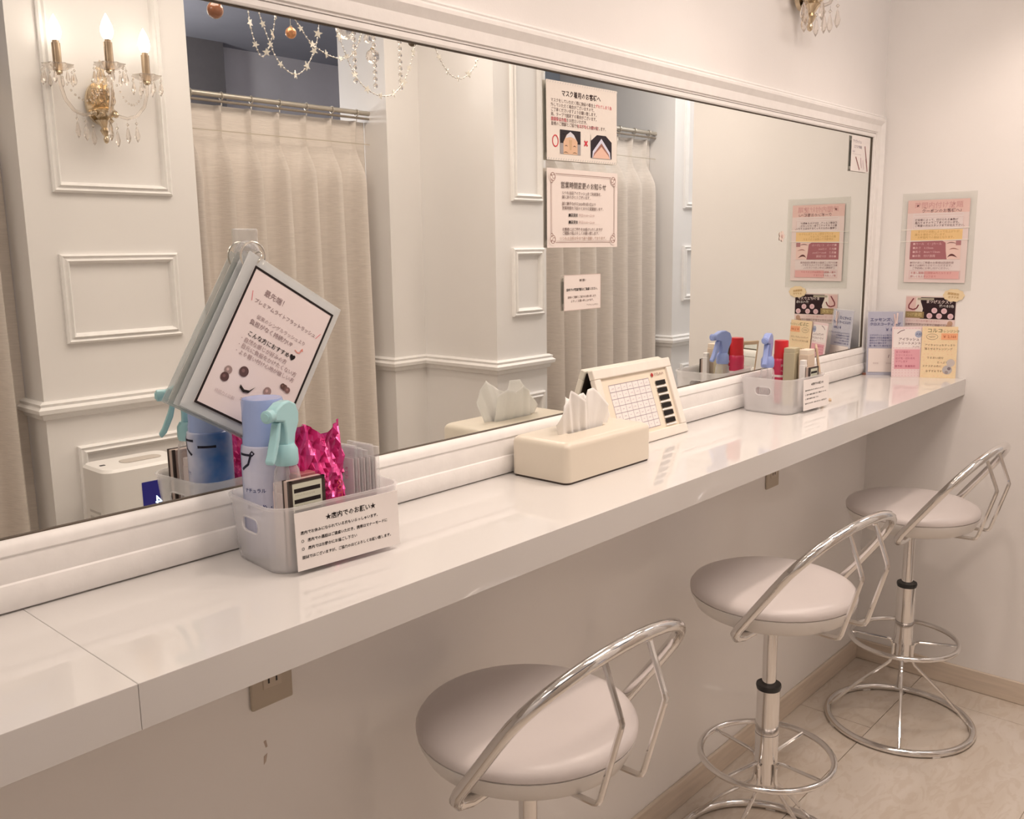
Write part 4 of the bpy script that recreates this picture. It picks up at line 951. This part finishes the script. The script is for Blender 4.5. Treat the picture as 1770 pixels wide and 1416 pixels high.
for (u,v,r,c) in ((0.027,-0.148,0.0060,(0.34,0.25,0.24)),(0.026,-0.1585,0.0066,(0.11,0.06,0.06)),(0.050,-0.140,0.0075,(0.12,0.07,0.07)),(0.097,-0.150,0.0065,(0.34,0.24,0.23)),(0.121,-0.133,0.0045,(0.16,0.09,0.08)),(0.127,-0.1345,0.0045,(0.22,0.13,0.12)),(0.117,-0.1325,0.0042,(0.12,0.07,0.06))):
    p.disc(u,v,r,c); p.disc(u-r*0.2,v+r*0.1,r*0.35,tuple(min(1,x*1.8) for x in c))
def moustache(u,v,l):
    p.poly([(u,v),(u+l*.35,v-l*.18),(u+l*.7,v-l*.10),(u+l,v+l*.28),(u+l*.7,v-l*.26),(u+l*.35,v-l*.36),(u+l*.02,v-l*.2)],BLK)
moustache(0.053,-0.158,0.024); moustache(0.128,-0.160,0.020)
p.text('まつげの負担が少ない',0.060,-0.178,0.0055,G2); p.text('持続力の比較',0.020,-0.182,0.0055,(0.55,0.45,0.46)); p.text('フラットラッシュの断面',0.100,-0.168,0.004,(0.55,0.45,0.46))
p.build('page_print',le)
mb=MB(); mb.ring(0.0105,0.0012,0,24,8,M=T(0.002,-0.004,0.012)@RY(PI/2)); mb.build('binder_ring',mat('hook_ring_chrome',(0.75,0.72,0.66)),le)

# ------------------------------------------------------------------ right wall: laminated poster and photo card
s=sheet('laminated_poster','laminated pink poster with yellow band on the partition wall','poster',(-0.0022,-0.1835,CT+0.423),-PI/2,0.218,0.300,0.0018,POUCH,lean=0)
s.name='laminated_poster'
mb=MB(); mb.box(-0.092,0.091,-0.0013,-0.0010,-0.127,0.128); mb.build('insert_sheet',mat('pink_insert',(0.80,0.62,0.60),0.45),s,smooth=0)
p=Print(-0.0013)
p.rect(-0.092,-0.127,0.091,0.128,(0.80,0.67,0.65)); p.rect(-0.092,0.088,0.091,0.128,(0.78,0.55,0.51)); p.rect(-0.075,-0.112,0.074,0.088,(0.80,0.70,0.69))
ROSE=(0.66,0.38,0.37)
p.text('時間内付け放題',0.0,0.104,0.0205,ROSE,0.015,'CENTER'); p.text('クーポンのお客様へ♪',0.010,0.0895,0.0125,(0.24,0.14,0.14),0.015,'CENTER')
p.rect(-0.070,0.0820,0.072,0.0826,ROSE); p.frame(-0.072,0.040,0.076,0.074,0.0005,(0.66,0.45,0.44))
for k,t in enumerate(('技術者によって、付けられる本数が','異なりますのでご了承くださいませ。','ご希望の方はスタッフまでお伝え下さい。')): p.text(t,-0.068,0.064-0.0088*k,0.0080,(0.20,0.13,0.14),0.012)
p.rect(-0.078,0.004,0.075,0.037,(0.86,0.60,0.30))
for k,t in enumerate(('・まつげの状態によって仕上がりが','異なる場合がございます。',"・お時間内での施術となります。")): p.text(t,-0.066,0.0275-0.0088*k,0.0082,(0.62,0.38,0.16),0.01)
p.rect(-0.078,-0.055,0.073,0.002,(0.40,0.16,0.18))
for k,t in enumerate(('■カール　C・Jカール','■太さ　0.15mm','■長さ　8mm～13mm','■本数　付け放題')): p.text(t,-0.070,-0.0100-0.0125*k,0.0088,(0.72,0.48,0.49),0.008)
p.poly([(0.018,0.002),(0.028,-0.004),(0.030,-0.030),(0.034,-0.055),(0.073,-0.055),(0.073,0.002)],(0.84,0.62,0.57)); p.lash(0.047,-0.008,0.034,0.006,(0.32,0.17,0.16)); p.lash(0.054,-0.026,0.030,0.006,(0.36,0.16,0.13)); p.lash(0.050,-0.050,0.030,0.012,(0.14,0.05,0.05)); p.rect(0.058,-0.012,0.073,0.002,(0.45,0.22,0.23))
for k,t in enumerate(('●付け足しご希望のお客様は別途料金','●オフは無料でさせていただきます。','　ご予約時にお申し付けください。')): p.text(t,-0.076,-0.0680-0.0088*k,0.0078,(0.40,0.28,0.29),0.008)
p.rect(-0.030,-0.115,0.073,-0.092,(0.78,0.45,0.44)); p.frame(-0.076,-0.116,0.076,-0.090,0.0007,(0.70,0.40,0.40)); p.text('お直し期間は2週間以内となります',-0.072,-0.1000,0.0080,(0.60,0.24,0.24),0.008); p.text('詳しくはスタッフまで',-0.072,-0.1110,0.0078,(0.55,0.2,0.2),0.008)
p.build('poster_print',s)
for zz in (0.0385,0.0025):
    mb=MB(); mb.tube([(-0.107,-0.0016,zz-0.002),(0.03,-0.0020,zz+0.001),(0.095,-0.0018,zz+0.003)],0.0011,6); mb.build('fold_crease',mat('crease_highlight',(0.92,0.88,0.82),0.12,coat=1.0),s)  # pale colour paints in the highlight along the pouch folds
s=sheet('photo_card','photo card with black panel, pink discs and an eye on the partition wall','card',(-0.0012,-0.178,CT+0.2035),-PI/2,0.152,0.100,0.001,mat('card_pink',(0.80,0.68,0.65),0.4))
p=Print(-0.0005)
p.rect(-0.036,-0.022,0.075,0.046,(0.035,0.018,0.022)); p.rect(-0.075,-0.022,-0.030,0.046,(0.74,0.52,0.50)); p.poly([(-0.044,0.044),(-0.035,0.046),(-0.022,0.010),(-0.024,-0.002),(-0.045,-0.002)],(0.80,0.72,0.66))
p.stroke([(-0.052,0.042),(-0.066,0.020),(-0.066,0.010),(-0.052,0.006),(-0.042,0.010),(-0.036,0.022)],0.004,(0.22,0.05,0.06)); p.rect(-0.075,-0.020,-0.018,0.000,(0.34,0.25,0.12)); p.text('つけ放題',-0.072,-0.014,0.012,(0.62,0.50,0.25),0.02)
p.text('まつげエクステ',-0.014,0.028,0.0115,(0.78,0.66,0.64),0.02); p.text('選べる5色',0.026,0.016,0.0100,(0.62,0.57,0.55),0.02); p.rect(-0.040,0.037,0.010,0.044,(0.42,0.38,0.30))
for (u,v) in ((0.013,0.005),(0.042,0.004),(-0.001,-0.012),(0.028,-0.012),(0.062,-0.012)): p.disc(u,v,0.0088,(0.76,0.54,0.58)); p.disc(u,v,0.004,(0.70,0.45,0.50))
p.rect(-0.075,-0.038,0.075,-0.024,(0.82,0.66,0.64)); p.text('カラー・カールが選べるプラン',-0.072,-0.032,0.0075,(0.64,0.36,0.36),0.01); p.text('お気軽にスタッフまでご相談ください♪',-0.074,-0.044,0.0082,(0.45,0.30,0.30),0.012); p.disc(0.062,-0.034,0.008,(0.52,0.33,0.24)); p.disc(0.056,-0.043,0.006,(0.55,0.36,0.27))
p.build('card_print',s)
s=thing('round_sticker','pale yellow cloud-shaped sticker at the photo card corner','sticker',(-0.0030,-0.2455,CT+0.2575),-PI/2)
mb=MB(); mb.prism([((0.031+0.0012*math.cos(10*a))*math.cos(a),(0.0195+0.0010*math.cos(10*a))*math.sin(a)) for a in [2*PI*k/60 for k in range(60)]],-0.0005,0.0005); mb.build('sticker_paper',mat('pale_yellow',(0.84,0.68,0.44),0.5),s,smooth=0)
p=Print(-0.0005); p.text('期間限定',-0.018,0.003,0.0085,(0.55,0.36,0.16),0.02,rot=-0.12); p.text('おすすめ',-0.016,-0.0085,0.0080,(0.55,0.36,0.16),0.02,rot=-0.04); p.build('lettering',s)

# ------------------------------------------------------------------ cards standing at the end of the counter
def standcard(name,label,x0,y0,x1,y1,h,m,lean):
    w_=math.hypot(x1-x0,y1-y0); rz=math.atan2(y1-y0,x1-x0)
    s=thing(name,label,'card',((x0+x1)/2,(y0+y1)/2,CT),rz); s.rotation_euler=(lean,0,rz)
    mb=MB(); mb.box(-w_/2,w_/2,-0.0008,0.0008,0,h); mb.build('sheet',m,s,smooth=0)
    return s,w_
LAV=mat('lavender_card',(0.56,0.57,0.76),0.45)
s,w_=standcard('price_card','lavender price card in a clear stand next to the mirror frame',-0.094,-0.022,-0.036,-0.112,0.204,LAV,math.radians(-5))
mb=MB(); mb.box(-w_/2-0.004,w_/2+0.004,-0.0026,-0.0016,0.0,0.208); mb.build('stand_front',CLEAR,s,smooth=0)
mb=MB(); mb.box(-w_/2-0.004,w_/2+0.004,-0.0026,0.030,0.0,0.0015); mb.build('stand_foot',CLEAR,s,smooth=0)
p=Print(-0.0030); NV=(0.13,0.13,0.26)
p.rect(-w_/2+0.004,0.010,w_/2-0.004,0.086,(0.82,0.74,0.71)); p.text('エッセンス',-w_/2+0.006,0.174,0.0125,NV,0.02); p.text('クロスコーティング',-w_/2+0.006,0.160,0.0105,NV,0.02); p.text('￥ 1,000',0.012-0.012,0.142,0.0120,NV,0.02)
for k,t in enumerate(('エクステンションをコーティングして','長持ちさせる美容液です','毎日のケアで自まつげも','健やかに保ちます','朝・晩のご使用がおすすめ')): p.text(t,-w_/2+0.006,0.126-0.0085*k,0.0066,NV,0.012)
p.stroke([(0.026,0.196),(0.030,0.170),(0.028,0.150)],0.004,(0.80,0.62,0.60)); p.stroke([(0.036,0.200),(0.034,0.165)],0.005,(0.82,0.68,0.66)); p.stroke([(0.012,0.185),(0.024,0.168)],0.0014,(0.3,0.3,0.45)); p.stroke([(0.014,0.066),(0.012,0.056)],0.002,(0.35,0.25,0.25)); p.text('使用前',-0.035,0.036,0.006,(0.55,0.45,0.45)); p.text('使用後',0.005,0.036,0.006,(0.55,0.45,0.45))
p.build('card_print',s)
s,w_=standcard('treatment_card','pink dotted treatment price card between the lavender and yellow cards',-0.098,-0.103,-0.044,-0.181,0.160,mat('pink_dot_card',(0.82,0.66,0.67),0.5),math.radians(-6))
p=Print(-0.0008); p.hold=True
for j in range(18):
    for i in range(10):
        u=-w_/2+0.005+i*(w_-0.010)/9; v=0.005+j*0.0088; p.disc(u,v,0.0014,(0.72,0.48,0.52),n=6)
p.hold=False
p.rect(-w_/2+0.004,0.094,w_/2-0.006,0.152,(0.84,0.77,0.76)); p.rect(-w_/2+0.008,0.026,w_/2-0.010,0.088,(0.74,0.38,0.44))
p.text('アイラッシュ',-0.028,0.116,0.0105,(0.16,0.09,0.10),0.02); p.text('トリートメント',-0.030,0.104,0.0100,(0.16,0.09,0.10),0.02); p.text('￥1,500',0.014,0.0945,0.0065,(0.35,0.2,0.22),0.01)
for k,t in enumerate(('まつげ専用の','トリートメント','抜け毛・切れ毛を','ケアします')): p.text(t,-w_/2+0.012,0.077-0.0100*k,0.0074,(0.50,0.16,0.22),0.01)
p.text('要予約・数量限定',-w_/2+0.010,0.032,0.0078,(0.50,0.16,0.22),0.015); p.disc(0.032,0.136,0.0110,(0.40,0.44,0.58)); p.text('人気',0.0235,0.1325,0.0085,(0.16,0.18,0.30),0.02); p.stroke([(-0.032,0.138),(-0.022,0.146),(-0.010,0.150)],0.0022,(0.22,0.14,0.16))
p.build('card_print',s)
s,w_=standcard('cleansing_card','yellow patterned cleansing price card at the counter front corner',-0.052,-0.176,-0.012,-0.270,0.161,mat('yellow_card',(0.86,0.68,0.44),0.5),math.radians(-5))
p=Print(-0.0008); p.hold=True
for j in range(16):
    for i in range(9): p.disc(-w_/2+0.006+i*(w_-0.012)/8+(0.003 if j%2 else 0),0.006+j*0.0098,0.0015,random.choice(((0.86,0.56,0.38),(0.86,0.76,0.5))),n=6)
p.hold=False
p.text('コルコ',-w_/2+0.014,0.143,0.0150,(0.30,0.27,0.16),0.02); p.text('クレンジング',-w_/2+0.050,0.143,0.0095,(0.30,0.27,0.16),0.015)
p.rect(0.004,0.120,w_/2,0.140,(0.84,0.42,0.24)); p.text('￥ 2,160',0.008,0.126,0.0110,(0.45,0.12,0.06),0.02); p.ringd(-0.022,0.129,0.017,0.0014,(0.42,0.34,0.24),ry=0.0095); p.text('NEW',-0.032,0.126,0.0085,(0.45,0.36,0.26),0.01)
for (t,u,v) in (('アイラッシュもすっきり',-0.042,0.100),('落とせるクレンジング',-0.042,0.088),('うるおい成分',-0.034,0.060),('たっぷり配合',-0.004,0.046),('エクステの方に',-0.046,0.034),('おすすめです',-0.036,0.018)): p.text(t,u,v,0.0078,(0.34,0.25,0.17),0.012,space=1.06)
p.disc(0.035,0.048,0.012,(0.58,0.52,0.50)); p.disc(0.026,0.026,0.014,(0.50,0.47,0.48)); p.disc(0.031,0.030,0.005,(0.22,0.18,0.2)); p.disc(0.024,0.018,0.005,(0.34,0.29,0.29))
p.build('card_print',s)
# screw block at the foot of the frame
tag(MB().box(-0.102,-0.085,-0.022,-0.012,CT,CT+0.007).build('wedge_block',mat('brown_wedge',(0.22,0.09,0.06),0.5),bevel=0.001),'small brown wedge at the foot of the mirror frame by the lavender card','wedge')

bpy.data.objects.remove(_to)
